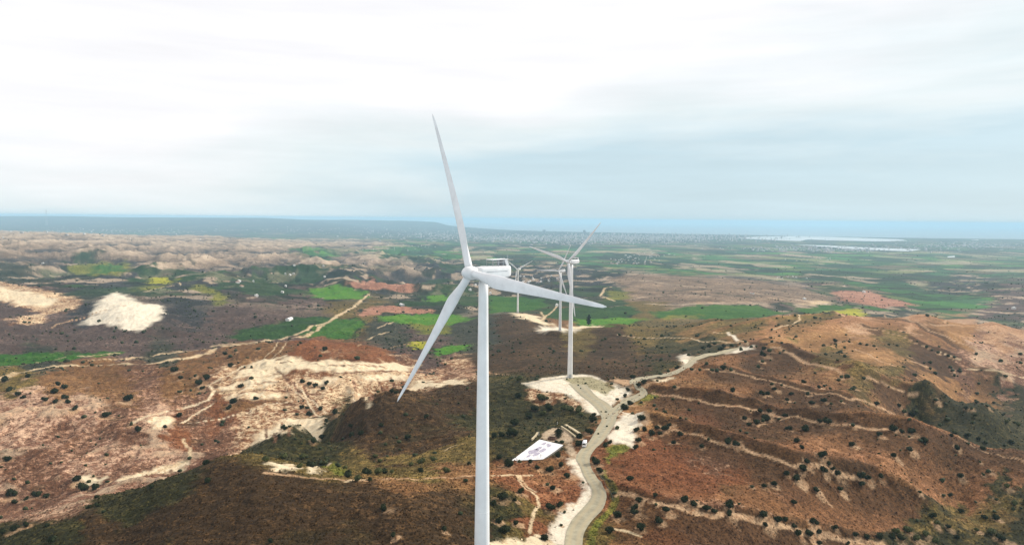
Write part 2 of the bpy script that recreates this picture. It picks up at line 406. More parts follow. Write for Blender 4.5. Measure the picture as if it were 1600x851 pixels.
SAMP = {
 'dk': [(150,825),(300,800),(420,840),(560,820),(680,780),(740,830),(220,830),(480,790),(600,780),(350,760),(440,760),(560,650),(650,640),(720,620),(700,680),(600,700),(640,670),(780,560),(850,545),(950,560),(800,520),(870,530),(960,535),(1000,580),(1040,560),(830,575)],
 'dkg': [(0,845),(60,850),(100,830),(180,775),(260,760),(200,800),(420,700),(500,670),(480,690),(740,660),(500,708),(800,600),(780,650),(830,640),(870,655),(800,690),(830,665),(1050,545),(1100,537),(790,800),(775,830),(1400,846),(1480,830),(1590,840),(1440,820),(1550,845),(1560,760),(1590,770),(1560,610),(1590,630),(1500,648),(1580,660),(1590,700),(1540,675),(1430,640),(1030,570),(540,630),(450,690)],
 'badb': [(120,700),(20,740),(200,680),(200,640),(240,590),(320,620),(300,640),(350,680),(330,700),(230,605),(60,735),(1500,567),(1590,578)],
 'bad': [(30,800),(100,792),(0,775),(250,728),(200,722),(60,680),(130,650),(50,632),(20,655),(240,660),(150,730),(60,600+42),(10,690),(280,712),(1590,543),(1540,550),(1570,592),(130,745)],
 'brn': [(90,600),(150,590),(200,618),(300,572),(380,556),(430,552),(300,606),(260,590),(950,850),(980,840),(1000,805),(1200,782),(1250,800),(1330,820),(1420,750),(1300,690),(1400,700),(1050,640),(1100,600),(1150,590),(1350,650),(1050,600),(1230,600),(1250,580),(1300,600),(1380,640),(1500,700),(1480,690),(1400,515),(1450,535),(1500,770),(720,735),(850,745),(900,512),(1150,772),(640,760)],
 'red': [(500,545),(560,560),(470,560),(590,556),(280,690),(340,648),(890,765),(820,742),(850,780),(980,760),(1000,722),(1050,742),(1100,755),(1060,702),(1150,742),(1040,830),(980,700),(1100,650),(830,815),(870,755),(1020,690),(1000,780)],
 'reds': [(1100,705),(1130,720),(1100,830),(1150,842),(1080,815),(1200,848),(1130,812),(1240,775)],
 'redl': [(1300,792),(1380,800),(1420,805),(1350,772),(1450,725),(1520,760),(1550,730),(1590,745),(1520,722),(1280,760),(1450,700)],
 'dkb': [(1250,706),(1350,722),(1150,672),(1200,690),(1200,625),(1280,645),(1130,632),(1180,562),(1240,562),(1450,556),(1200,720),(1300,715),(1260,620),(1430,590),(1480,575),(1100,672)],
 'oli': [(30,598),(800,840),(835,800),(480,728),(560,732),(430,716),(650,742),(720,702),(900,520),(1000,510),(1080,515),(1160,505),(1300,560),(1350,572),(1400,576),(1280,500),(1400,536),(1500,800),(1560,805),(1540,820),(940,845),(560,490),(1000,470),(1240,512),(1130,512)],
 'tan': [(1250,540),(1220,522),(1420,600),(1480,612),(1540,628),(1450,592),(1300,520),(1500,517),(1340,545),(1390,560),(1020,655)],
 'tanp': [(1340,500),(1560,520),(1590,525),(1500,505),(1420,500)],
 'badc': [(400,600),(420,640),(450,655),(420,680),(500,622),(560,592),(650,582),(700,590),(480,600),(530,600),(610,590),(400,665),(470,640),(390,690),(360,600),(540,620)],
 'mid': [(100,520),(200,530),(50,510),(300,520),(350,502),(400,482),(420,502),(460,482),(60,452),(140,530),(1300,450),(1550,490),(1590,480),(1560,455),(620,545),(660,520),(10,540),(480,460),(660,560),(1230,470)],
 'slate': [(300,480),(280,452),(150,457),(250,440),(200,432),(120,422),(330,425),(400,442),(450,440),(480,430),(620,430),(680,440),(700,415),(740,420),(800,450),(850,440),(900,460),(950,440),(1480,450),(780,430),(300,500),(560,430),(130,480),(930,430),(860,425),(1520,445)],
 'midg': [(700,500),(780,480),(950,470),(600,510),(540,440),(620,540),(760,530),(420,460),(20,430),(1400,488),(680,450),(60,560),(250,560),(1560,500)],
 'farb': [(20,402),(100,396),(200,402),(50,380),(120,380),(200,382),(300,397),(250,408),(350,402),(300,377),(400,410),(420,387),(500,403),(560,411),(450,405),(450,380),(550,385),(1000,440),(1080,458),(1150,450),(1200,462),(1250,468),(5,372),(150,370),(1040,448),(620,418)],
 'plain': [(480,396),(600,397),(680,402),(780,400),(850,400),(950,410),(1050,420),(1100,405),(1200,420),(1300,430),(1400,450),(1450,430),(1500,480),(1400,470),(1520,470),(1450,462),(1560,420),(1300,405),(1500,400),(700,380),(900,385),(1100,385),(1300,385),(1500,385),(600,370),(400,365),(800,370),(1000,370),(1350,440),(250,362),(100,358),(1590,405)],
}
POLY = [ # (palette, pixels), later ones on top
 ('grn', [(-40,553),(130,550),(190,550),(150,557),(90,564),(-40,575)]),
 ('grd', [(365,521),(420,506),(500,494),(535,498),(480,520),(400,531),(360,532)]),
 ('grn', [(500,502),(555,496),(572,508),(545,529),(505,526),(470,524)]),
 ('grb', [(484,449),(520,445),(570,455),(574,465),(505,468),(485,460)]),
 ('grb', [(590,493),(700,489),(742,498),(700,508),(645,506),(595,502)]),
 ('ygr', [(640,506),(700,505),(700,520),(660,522)]),
 ('grb', [(655,462),(700,459),(705,470),(670,471)]),
 ('grb', [(680,546),(700,540),(740,536),(730,545),(700,554),(680,556)]),
 ('yel', [(640,534),(668,533),(668,545),(645,545)]),
 ('grn', [(762,462),(850,466),(858,478),(800,487),(765,490)]),
 ('grd', [(840,483),(990,478),(1000,490),(960,500),(905,502),(850,495)]),
 ('grb', [(893,497),(960,495),(1012,498),(985,507),(950,511),(905,508)]),
 ('grn', [(1018,488),(1090,476),(1190,478),(1240,487),(1180,496),(1100,499),(1025,497)]),
 ('ygr', [(1040,494),(1090,491),(1100,497),(1040,499)]),
 ('yel', [(1285,486),(1340,481),(1356,487),(1290,491)]), ('grn', [(1235,486),(1280,477),(1360,477),(1400,487),(1340,480),(1290,486),(1250,491)]),
 ('ygr', [(948,452),(980,456),(985,467),(948,469)]),
 ('ygr', [(105,416),(150,411),(200,409),(207,420),(150,430),(115,426)]), ('grn', [(145,416),(185,412),(190,424),(150,428)]),
 ('yel', [(230,434),(262,432),(278,439),(262,443),(234,443)]), ('ygr', [(298,443),(318,444),(355,462),(357,474),(345,478),(330,462),(300,452)]),
 ('ygr', [(215,450),(232,446),(260,447),(245,452),(215,455)]),
 ('chw', [(150,472),(163,465),(182,457),(200,463),(225,474),(257,478),(261,490),(240,507),(220,516),(180,508),(129,506),(148,492),(150,480)]),
 ('badc', [(-20,438),(40,448),(100,458),(135,470),(115,483),(75,492),(60,488),(20,475),(-20,470)]),
 ('chk', [(-20,446),(30,452),(70,460),(90,474),(60,482),(20,472),(-20,466)]), ('badc', [(12,498),(60,490),(75,493),(70,505),(15,506)]),
 ('pnk', [(548,441),(580,434),(650,444),(655,452),(600,453),(552,449)]), ('pnk', [(556,492),(575,479),(615,475),(675,484),(680,490),(600,491),(565,495)]),
 ('pathp', [(1072,465),(1130,463),(1150,472),(1085,474)]), ('pnk', [(1300,455),(1360,454),(1428,476),(1380,481),(1315,469)]), ('path', [(1240,471),(1285,469),(1298,474),(1245,476)]),
 ('terr', [(950,436),(1000,428),(1080,432),(1200,440),(1260,452),(1300,466),(1260,474),(1180,472),(1080,474),(980,470),(985,455)]),
 # chalk cuts of the near badlands
 ('chk', [(372,580),(410,560),(448,559),(500,562),(560,566),(640,568),(656,574),(610,580),(530,582),(480,578),(430,584),(400,592),(372,590)]),
 ('red', [(375,592),(400,588),(410,592),(385,603),(345,601)]),
 ('chk', [(400,588),(440,585),(430,600),(410,610),(378,610),(372,600)]),
 ('chk', [(345,602),(370,598),(372,606),(330,610)]), ('chk', [(350,618),(440,612),(445,622),(400,628),(370,620)]),
 ('brn', [(345,628),(380,624),(450,622),(400,636),(375,642),(345,640)]),
 ('chk', [(415,670),(440,655),(470,650),(480,660),(450,682),(400,695),(390,690)]), ('chk', [(470,655),(500,650),(505,658),(470,672)]),
 ('chk', [(225,656),(260,650),(275,656),(272,666),(240,668)]),
 ('chk', [(480,592),(530,590),(525,597),(485,600)]), ('chk', [(560,585),(640,585),(640,592),(570,593)]), ('chk', [(650,592),(722,591),(724,600),(680,606),(640,605)]),
 ('chk', [(545,605),(565,612),(575,625),(555,620)]),
 ('bad', [(90,730),(130,720),(180,720),(170,745),(120,748)]), ('chk', [(115,742),(150,736),(170,745),(155,752),(118,758)]),
 ('chk', [(185,748),(220,737),(265,728),(285,722),(290,730),(240,738),(190,752)]),
 # saddle of the near hill
 ('chk', [(482,732),(510,726),(520,731),(495,739),(480,738)]), ('ygr', [(505,728),(530,726),(545,740),(520,742)]), ('chk', [(418,720),(440,724),(470,732),(440,735),(420,728)]),
 ('oli', [(580,712),(650,708),(735,700),(740,712),(700,722),(620,725)]),
 # the shelf of the second turbine
 ('chw', [(818,598),(846,590.5),(876,586),(908,585),(930,588),(956,600),(978,606),(985,612),(968,622),(948,636),(930,648),(918,640),(905,628),(892,618),(864,613),(840,611),(830,605)]),
 ('badc', [(828,606),(842,612),(870,616),(900,622),(912,634),(905,640),(880,628),(850,628),(835,636),(824,622)]),
 ('gravel', [(880,592),(900,588.5),(922,588),(940,593),(957,603),(960,609),(946,618),(932,612),(914,606),(905,608)]),
 ('oli', [(945,599),(955,601),(958,606),(942,606)]),
 ('chw', [(914,607),(930,611),(946,618),(965,611),(984,609),(962,621),(947,634),(930,621)]),
 ('chw', [(972,643),(988,646),(1010,660),(996,670),(992,684),(988,697),(960,692),(952,684),(962,662)]),
 ('ygr', [(946,700),(966,692),(988,699),(975,706),(962,712),(952,722),(944,712)]),
 ('ygr', [(1000,620),(1022,612),(1030,620),(1005,628),(990,630)]), ('pathp', [(960,590),(984,593),(990,602),(972,602),(958,598)]),
 ('chk', [(1020,592),(1052,589),(1056,593),(1030,597)]), ('chw', [(1064,553),(1076,553),(1080,566),(1066,572)]), ('chw', [(1158,538),(1176,539),(1178,546),(1150,551),(1130,551)]),
 ('dkg', [(1096,546),(1110,536),(1152,538),(1140,546),(1100,552)]),
 ('chw', [(888,716),(904,716),(912,736),(920,752),(932,766),(928,785),(910,803),(892,820),(888,851),(858,851),(864,822),(873,796),(893,790),(909,776),(912,762),(906,748),(893,728)]),
 ('chk', [(766,845),(790,838),(840,838),(862,842),(862,860),(770,860)]),
 ('oli', [(1420,820),(1470,800),(1560,788),(1600,788),(1600,800),(1500,812),(1440,835)]),
 ('conc', [(848,678),(862,668),(878,668),(886,672),(893,683),(893,697),(905,712),(892,716),(886,704),(880,690),(866,690),(848,686)]),
 ('dkg', [(868,697),(878,692),(886,702),(876,712),(858,715)]),
 # pads of the far turbines
 ('chw', [(845,512),(868,509),(882,512),(900,515),(880,519),(850,519),(836,515)]), ('chk', [(798,489),(825,489),(846,495),(850,502),(866,506),(860,511),(846,507),(822,499),(806,493)]),
 ('chk', [(893,508),(930,507),(936,511),(900,513)]),
]
TRK = [ # (palette, width in metres, pixels)
 ('badb', 2.0, [(455,596),(480,628),(497,652)]), ('badb', 1.8, [(470,596),(500,640)]), ('badb', 2.2, [(552,594),(580,624)]), ('badb', 1.6, [(590,592),(597,610)]), ('badb', 2.6, [(380,613),(445,611),(500,615)]), ('badb', 2.4, [(355,632),(430,628),(470,633)]), ('badb', 2.6, [(520,584),(600,580),(650,583)]), ('badb', 2.2, [(400,599),(440,596)]), ('badb', 2.0, [(430,646),(480,642)]), ('badb', 2.0, [(400,662),(450,652)]), ('badb', 1.8, [(610,590),(618,606)]), ('badb', 2.0, [(660,596),(700,598)]), ('badb', 2.2, [(440,566),(520,571),(600,573)]), ('badb', 1.8, [(430,575),(455,600)]), ('badb', 1.5, [(415,668),(430,690)]), ('badb', 1.5, [(440,660),(452,680)]),
 ('pale', 7, [(985,468),(1010,463),(1060,460),(1110,463)]), ('pale', 7, [(1000,438),(1060,445),(1130,452)]), ('pale', 8, [(1180,458),(1230,466),(1290,474)]), ('pale', 9, [(1010,474),(1060,476),(1130,473)]), ('terr', 12, [(1150,445),(1230,452),(1290,462)]), ('wood', 10, [(1000,452),(1050,455),(1100,452)]), ('wood', 9, [(1120,458),(1180,466)]),
 ('path', 6.0, [(5,592),(40,580),(90,572),(150,571),(210,570),(250,567),(300,558),(330,548),(350,541),(400,537),(440,531),(480,524)]),
 ('path', 6.0, [(480,524),(510,505),(530,492),(550,481),(576,459)]), ('path', 5.0, [(330,541),(400,534),(480,515),(512,503)]),
 ('path', 4.5, [(-20,574),(60,566),(120,556),(187,551)]), ('path', 4.5, [(200,562),(250,552),(320,545)]), ('path', 2.4, [(140,562),(200,561),(240,556)]),
 ('path', 1.3, [(413,560),(428,546),(443,534)]), ('path', 1.3, [(424,560),(438,549),(447,535)]),
 ('chk', 2.2, [(205,661),(250,646),(290,637),(325,625),(334,611),(322,602),(345,590),(375,575),(412,561)]),
 ('chk', 1.4, [(285,660),(308,646),(332,631)]), ('chk', 1.2, [(278,662),(340,655),(385,645)]), ('chk', 1.3, [(385,645),(440,630),(470,624)]),
 ('path', 1.8, [(286,686),(297,700),(297,716),(262,730),(190,748)]),
 ('chk', 1.3, [(450,600),(475,622),(502,650)]), ('chk', 1.3, [(462,598),(488,625),(510,645)]), ('path', 1.2, [(540,596),(555,612),(572,624)]),
 ('pathp', 1.8, [(1100,577),(1142,580),(1180,592),(1261,612),(1330,625),(1400,648)]), ('pathp', 1.2, [(1400,648),(1500,683),(1600,722)]),
 ('pathp', 1.8, [(1020,614),(1070,622),(1180,640),(1260,655),(1330,664),(1400,671)]),
 ('pathp', 1.6, [(1030,664),(1050,669),(1107,686),(1180,710),(1240,728),(1300,736),(1356,750)]),
 ('pathp', 2.0, [(950,765),(1025,787),(1110,806),(1200,818),(1300,838),(1380,851)]), ('pathp', 1.2, [(1070,778),(1092,790),(1120,800)]),
 ('pathp', 3.2, [(1205,542),(1245,557),(1290,573),(1315,583)]), ('pathp', 1.6, [(1350,590),(1400,606),(1440,618)]),
 ('pathp', 2.2, [(1372,515),(1400,523),(1430,536),(1445,541)]), ('pathp', 2.0, [(1345,512),(1372,515)]), ('pathp', 2.4, [(1412,561),(1432,566),(1455,576)]), ('pathp', 1.8, [(1335,545),(1375,564),(1400,572)]),
 ('pathp', 2.6, [(1382,492),(1420,500),(1450,515),(1490,532),(1525,543)]), ('pathp', 2.6, [(1452,506),(1500,508),(1535,513),(1570,530),(1600,540)]), ('pathp', 2.4, [(1475,504),(1502,500)]),
 ('path', 1.8, [(1470,550),(1490,558),(1505,563)]), ('path', 2.4, [(1510,575),(1560,580),(1605,590)]),
 ('path', 2.2, [(1210,514),(1230,508),(1250,500),(1233,491)]), ('path', 2.0, [(1116,519),(1138,520),(1152,531),(1170,539)]), ('chw', 3.0, [(1136,519),(1143,524),(1152,532)]),
 ('path', 2.4, [(965,522),(985,526),(1020,528),(1080,528),(1120,532),(1154,535)]),
 ('pathp', 1.6, [(762,580),(776,584),(795,585)]), ('path', 1.0, [(808,742),(817,758),(840,775),(842,790),(834,800),(828,832)]), ('path', 1.0, [(812,742),(822,758),(836,768)]),
 ('pathp', 1.6, [(415,738),(500,748),(580,750),(700,746),(745,742)]), ('path', 2.0, [(540,752),(575,749)]), ('path', 1.0, [(696,703),(704,698),(712,695)]),
 ('ygr', 2.4, [(942,735),(952,750),(960,766),(962,782),(952,799),(936,814),(925,832),(920,856)]), ('dkg', 2.0, [(934,728),(946,748),(957,764),(959,780)]),
 ('path', 1.0, [(958,824),(972,828),(1000,838)]), ('path', 1.4, [(770,743),(790,742),(830,742)]),
 ('path', 4.0, [(845,487),(850,496),(846,500)]), ('path', 3.5, [(850,496),(870,478)]), ('path', 4.0, [(1190,437),(1260,440),(1320,446)]), ('path', 6, [(960,470),(938,462),(945,450),(955,448)]),
 ('pathp', 1.0, [(1280,762),(1290,780),(1300,790)]), ('pathp', 2.6, [(200,478),(160,485),(110,500),(80,512)]), ('path', 3.0, [(278,440),(282,446),(250,449),(225,456)]),
 ('path', 2.4, [(576,530),(600,520),(612,517)]), ('path', 2.4, [(590,512),(610,505),(614,503)]), ('pathp', 2.0, [(560,540),(640,537),(655,535)]),
]

# ------------------------------------------------------------------ the ground sheet
HB_Y = np.log([60, 110, 300, 500, 900, 1500, 3000, 6000, 12000, 30000]); HB_H = np.array([92, 95, 110, 122, 152, 195, 245, 300, 338, 350.])
def rowpx(Y): return np.interp(np.log(Y), HB_Y, HB_H)/Y*F
yy = np.exp(np.linspace(math.log(120.), math.log(30000.), 6000))
dens = np.abs(np.gradient(rowpx(yy)))/1.25 + np.gradient(np.log(yy))*95
dens *= np.where(yy < 190, 0.35, 1.0)
cum = np.concatenate([[0], np.cumsum(dens[:-1])]); NR = int(cum[-1])
rows = np.interp(np.linspace(0, cum[-1], NR), cum, yy)
us = np.concatenate([np.linspace(-1.5, -0.86, 40)[:-1], np.linspace(-0.86, 0.86, 1080), np.linspace(0.86, 1.5, 40)[1:]])
NC = len(us)
GY = np.repeat(rows, NC); GX = np.tile(us, NR)*GY
GZ = height(GX, GY)
print('ground', NR, NC)
def inside(X, Y, pts):
    m = np.zeros(len(X), bool); n = len(pts)
    for i in range(n):
        x0, y0 = pts[i]; x1, y1 = pts[(i+1) % n]
        if y0 == y1: continue
        c = ((y0 > Y) != (y1 > Y)) & (X < (x1-x0)*(Y-y0)/(y1-y0)+x0); m ^= c
    return m
def ground_cover(X, Y):
    sy = rowpx(Y); sx = X/Y*F
    wa = 13*(fbm(X/(0.045*2**np.round(np.log2(Y/2))), Y/(0.03*2**np.round(np.log2(Y/2))), 3, 81)-0.5)*2
    wb = 9*(fbm(X/(0.045*2**np.round(np.log2(Y/2)))+50, Y/(0.03*2**np.round(np.log2(Y/2))), 3, 82)-0.5)*2
    sx = sx+wa*1.6; sy = sy+wb*np.clip(sy/60, 0.15, 1)
    pos = []; ids = []
    for k, lst in SAMP.items():
        P = hit([p[0] for p in lst], [p[1] for p in lst])
        for q in P: pos.append((q[0]/q[1]*F, float(rowpx(q[1])))); ids.append(PN.index(k))
    pos = np.array(pos); ids = np.array(ids); W = np.zeros((len(ids), len(PN))); W[np.arange(len(ids)), ids] = 1
    ysc = 1.0/np.clip(pos[:, 1]/160, 0.12, 1.3)
    out = np.empty((len(X), len(PN)), np.float32)
    for i in range(0, len(X), 30000):
        d = ((sx[i:i+30000, None]-pos[None, :, 0])**2+((sy[i:i+30000, None]-pos[None, :, 1])*1.9*ysc)**2)/900.0+0.02
        g = 1/d**4; g /= g.sum(1, keepdims=True); out[i:i+30000] = g@W
    return out
WT = ground_cover(GX, GY)
CA = WT@PALA; CB = WT@PALB; CC = WT@PALC
# patchwork of fields on the plain
wp = WT[:, PN.index('plain')]*sstep(0, 1, 1.0)
a = rad(17); sc = np.where(GY > 5200, 1.0, 0.55)
fx = (GX*math.cos(a)+GY*math.sin(a))/(300*sc)+0.35*fbm(GX/900, GY/900, 2, 91)*3; fy = (-GX*math.sin(a)+GY*math.cos(a))/(420*sc)+0.35*fbm(GX/900+9, GY/900, 2, 92)*3
fi = np.floor(fy).astype(np.int64); fj = np.floor(fx+0.37*(fi % 3)).astype(np.int64); hsh = _hash(fj, fi, 93)
FC = np.array([lin(c, K*1.25) for c in ((50,92,42),(62,112,50),(78,124,52),(44,70,42),(92,108,60),(40,72,40),(124,128,84),(56,100,48),(104,96,70),(54,96,58))])
fa = FC[(hsh*len(FC)).astype(int) % len(FC)]
CA = CA*(1-wp[:, None])+fa*wp[:, None]; CB = CB*(1-wp[:, None])+(fa*0.55+np.array(lin((70, 84, 60), K))*0.45)*wp[:, None]
def paint(m, pal, al=1.0, cov=None):
    k = PN.index(pal); al = np.asarray(al)[..., None] if np.ndim(al) else al
    CA[m] = CA[m]*(1-al)+PALA[k]*al; CB[m] = CB[m]*(1-al)+PALB[k]*al
    a1 = al[..., 0] if np.ndim(al) else al; CC[m] = CC[m]*(1-a1)+PALC[k]*a1
def paint_poly(pal, pts):
    P = hit([p[0] for p in pts], [p[1] for p in pts]); xy = P[:, :2]; D = np.median(xy[:, 1])
    s0, s1 = xy.min(0)-D*0.02, xy.max(0)+D*0.02
    idx = np.nonzero((GX > s0[0]) & (GX < s1[0]) & (GY > s0[1]) & (GY < s1[1]))[0]
    if not len(idx): return
    X = GX[idx]; Y = GY[idx]; fr = D*0.018; am = D*0.009
    if pal in ('gravel', 'conc', 'chw'): am *= 0.45
    X2 = X+am*(fbm(X/fr, Y/fr, 3, 101)-0.5)*2; Y2 = Y+am*2.2*(fbm(X/fr, Y/fr, 3, 102)-0.5)*2
    q = [tuple(p) for p in xy]; ins = inside(X2, Y2, q); d = seg_dist(X2, Y2, q+[q[0]]); d = np.where(ins, d, -d)
    ed = D*(0.003 if pal in ('gravel', 'conc') else 0.007); al = sstep(-ed, ed, d+ed*2.2*(fbm(X/(ed*1.5), Y/(ed*3), 3, 103)-0.5)); k = al > .02
    paint(idx[k], pal, al[k])
    if pal in ('grn', 'grb', 'grd', 'yel', 'pnk') :      # hedges and rough margins round the fields
        al = (1-sstep(D*0.0012, D*0.003, np.abs(d)))*sstep(0.48, 0.56, fbm(X/(D*.03), Y/(D*.05), 2, 104)); k = al > .02; paint(idx[k], 'wood', al[k])
# cover follows the relief: bare crests, greener gullies
def wsum(*ks): return WT[:, [PN.index(k) for k in ks]].sum(1)
rn = ridged(GX/360, GY/460, 4, 61); wf = wsum('farb')*sstep(1500, 2200, GY)
al = wf*(1-sstep(0.46, 0.60, rn+0.25*(fbm(GX/60, GY/60, 3, 141)-0.5)))*0.85; k = al > .02; paint(k, 'slate', al[k])
al = wf*sstep(0.66, 0.80, rn)*0.7; k = al > .02; paint(k, 'pale', al[k])
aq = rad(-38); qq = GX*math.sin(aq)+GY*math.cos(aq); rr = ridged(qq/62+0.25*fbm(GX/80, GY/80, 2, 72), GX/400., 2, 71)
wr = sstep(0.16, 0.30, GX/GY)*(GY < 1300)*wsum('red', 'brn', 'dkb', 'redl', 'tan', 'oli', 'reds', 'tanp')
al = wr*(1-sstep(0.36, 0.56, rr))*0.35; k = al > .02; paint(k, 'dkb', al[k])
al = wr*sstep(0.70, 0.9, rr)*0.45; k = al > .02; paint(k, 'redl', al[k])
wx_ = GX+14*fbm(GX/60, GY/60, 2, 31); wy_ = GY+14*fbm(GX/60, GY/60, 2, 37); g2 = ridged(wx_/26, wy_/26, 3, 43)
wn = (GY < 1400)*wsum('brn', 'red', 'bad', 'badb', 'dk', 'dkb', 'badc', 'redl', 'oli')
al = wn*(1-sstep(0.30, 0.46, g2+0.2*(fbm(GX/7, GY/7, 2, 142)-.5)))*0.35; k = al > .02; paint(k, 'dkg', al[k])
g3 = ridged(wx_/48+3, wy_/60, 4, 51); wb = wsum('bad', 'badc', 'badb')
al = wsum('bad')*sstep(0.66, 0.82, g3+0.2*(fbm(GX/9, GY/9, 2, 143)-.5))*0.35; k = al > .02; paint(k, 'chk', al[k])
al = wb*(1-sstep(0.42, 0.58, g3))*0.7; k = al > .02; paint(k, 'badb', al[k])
# light and shade painted on each spur: dark toward the viewer, bright behind
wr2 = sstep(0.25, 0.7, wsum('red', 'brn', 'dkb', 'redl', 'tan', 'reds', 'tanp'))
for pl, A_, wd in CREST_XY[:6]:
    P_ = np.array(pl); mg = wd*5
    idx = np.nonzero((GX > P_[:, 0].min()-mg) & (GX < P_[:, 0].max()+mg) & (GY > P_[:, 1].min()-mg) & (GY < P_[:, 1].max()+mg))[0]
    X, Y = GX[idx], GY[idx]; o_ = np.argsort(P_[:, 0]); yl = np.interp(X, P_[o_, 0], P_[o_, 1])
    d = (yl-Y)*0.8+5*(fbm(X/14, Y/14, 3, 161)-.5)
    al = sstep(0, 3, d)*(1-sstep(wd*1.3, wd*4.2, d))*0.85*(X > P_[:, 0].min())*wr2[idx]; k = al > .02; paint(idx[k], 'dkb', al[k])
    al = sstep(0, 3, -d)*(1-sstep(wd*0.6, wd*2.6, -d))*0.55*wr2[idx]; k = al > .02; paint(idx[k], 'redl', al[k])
# middle distance: woods, orchards, bare plots
wm_ = wsum('slate', 'midg', 'mid')*sstep(1250, 1700, GY)
p1 = fbm(GX/75, GY/110, 4, 151); p2 = fbm(GX/60+40, GY/100, 4, 152); p3 = fbm(GX/150+4, GY/260, 3, 153)
al = wm_*sstep(0.56, 0.62, p1)*0.85; k = al > .02; paint(k, 'pale', al[k]*.8)
al = wm_*sstep(0.53, 0.58, p2)*0.9; k = al > .02; paint(k, 'wood', al[k])
al = wm_*sstep(0.60, 0.64, p3)*0.7; k = al > .02; paint(k, 'grd', al[k])
hx = np.abs(fx+0.37*(fi % 3)-np.floor(fx+0.37*(fi % 3))-0.5); hy = np.abs(fy-np.floor(fy)-0.5)
edge_ = np.maximum(sstep(0.43, 0.47, hx), sstep(0.40, 0.44, hy))*sstep(0.42, 0.5, fbm(GX/220, GY/220, 3, 154))
al = wp*edge_*0.9; k = al > .02; paint(k, 'wood', al[k])
p4 = fbm(GX/420, GY/900, 4, 155); al = wp*sstep(0.57, 0.62, p4)*0.75; k = al > .02; paint(k, 'wood', al[k])
p5 = fbm(GX/240+7, GY/520, 4, 156); al = wp*sstep(0.63, 0.66, p5)*0.8; k = al > .02; paint(k, 'pale', al[k]*.7)
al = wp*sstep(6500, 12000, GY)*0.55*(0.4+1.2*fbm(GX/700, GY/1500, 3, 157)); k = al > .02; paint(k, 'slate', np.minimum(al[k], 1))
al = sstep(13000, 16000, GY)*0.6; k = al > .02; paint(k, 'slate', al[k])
for pal, pts in POLY: paint_poly(pal, pts)
TRK_XY = []
for pal, wd, pts in TRK:
    P = hit([p[0] for p in pts], [p[1] for p in pts]); pl = [(q[0], q[1]) for q in P]; TRK_XY.append(pl)
    xs = [p[0] for p in pl]; ys = [p[1] for p in pl]; mg = wd*3
    idx = np.nonzero((GX > min(xs)-mg) & (GX < max(xs)+mg) & (GY > min(ys)-mg) & (GY < max(ys)+mg))[0]
    if not len(idx): continue
    X = GX[idx]; Y = GY[idx]; wob = wd*0.8*(fbm(X/(wd*5), Y/(wd*5), 2, 111)-0.5)
    d = seg_dist(X+wob, Y+wob, pl); al = 1-sstep(wd*0.35, wd*0.85, d)
    al *= 0.72+0.28*sstep(0.35, 0.6, fbm(X/(wd*6), Y/(wd*6), 2, 112))
    k = al > 0.02; paint(idx[k], pal, al[k])

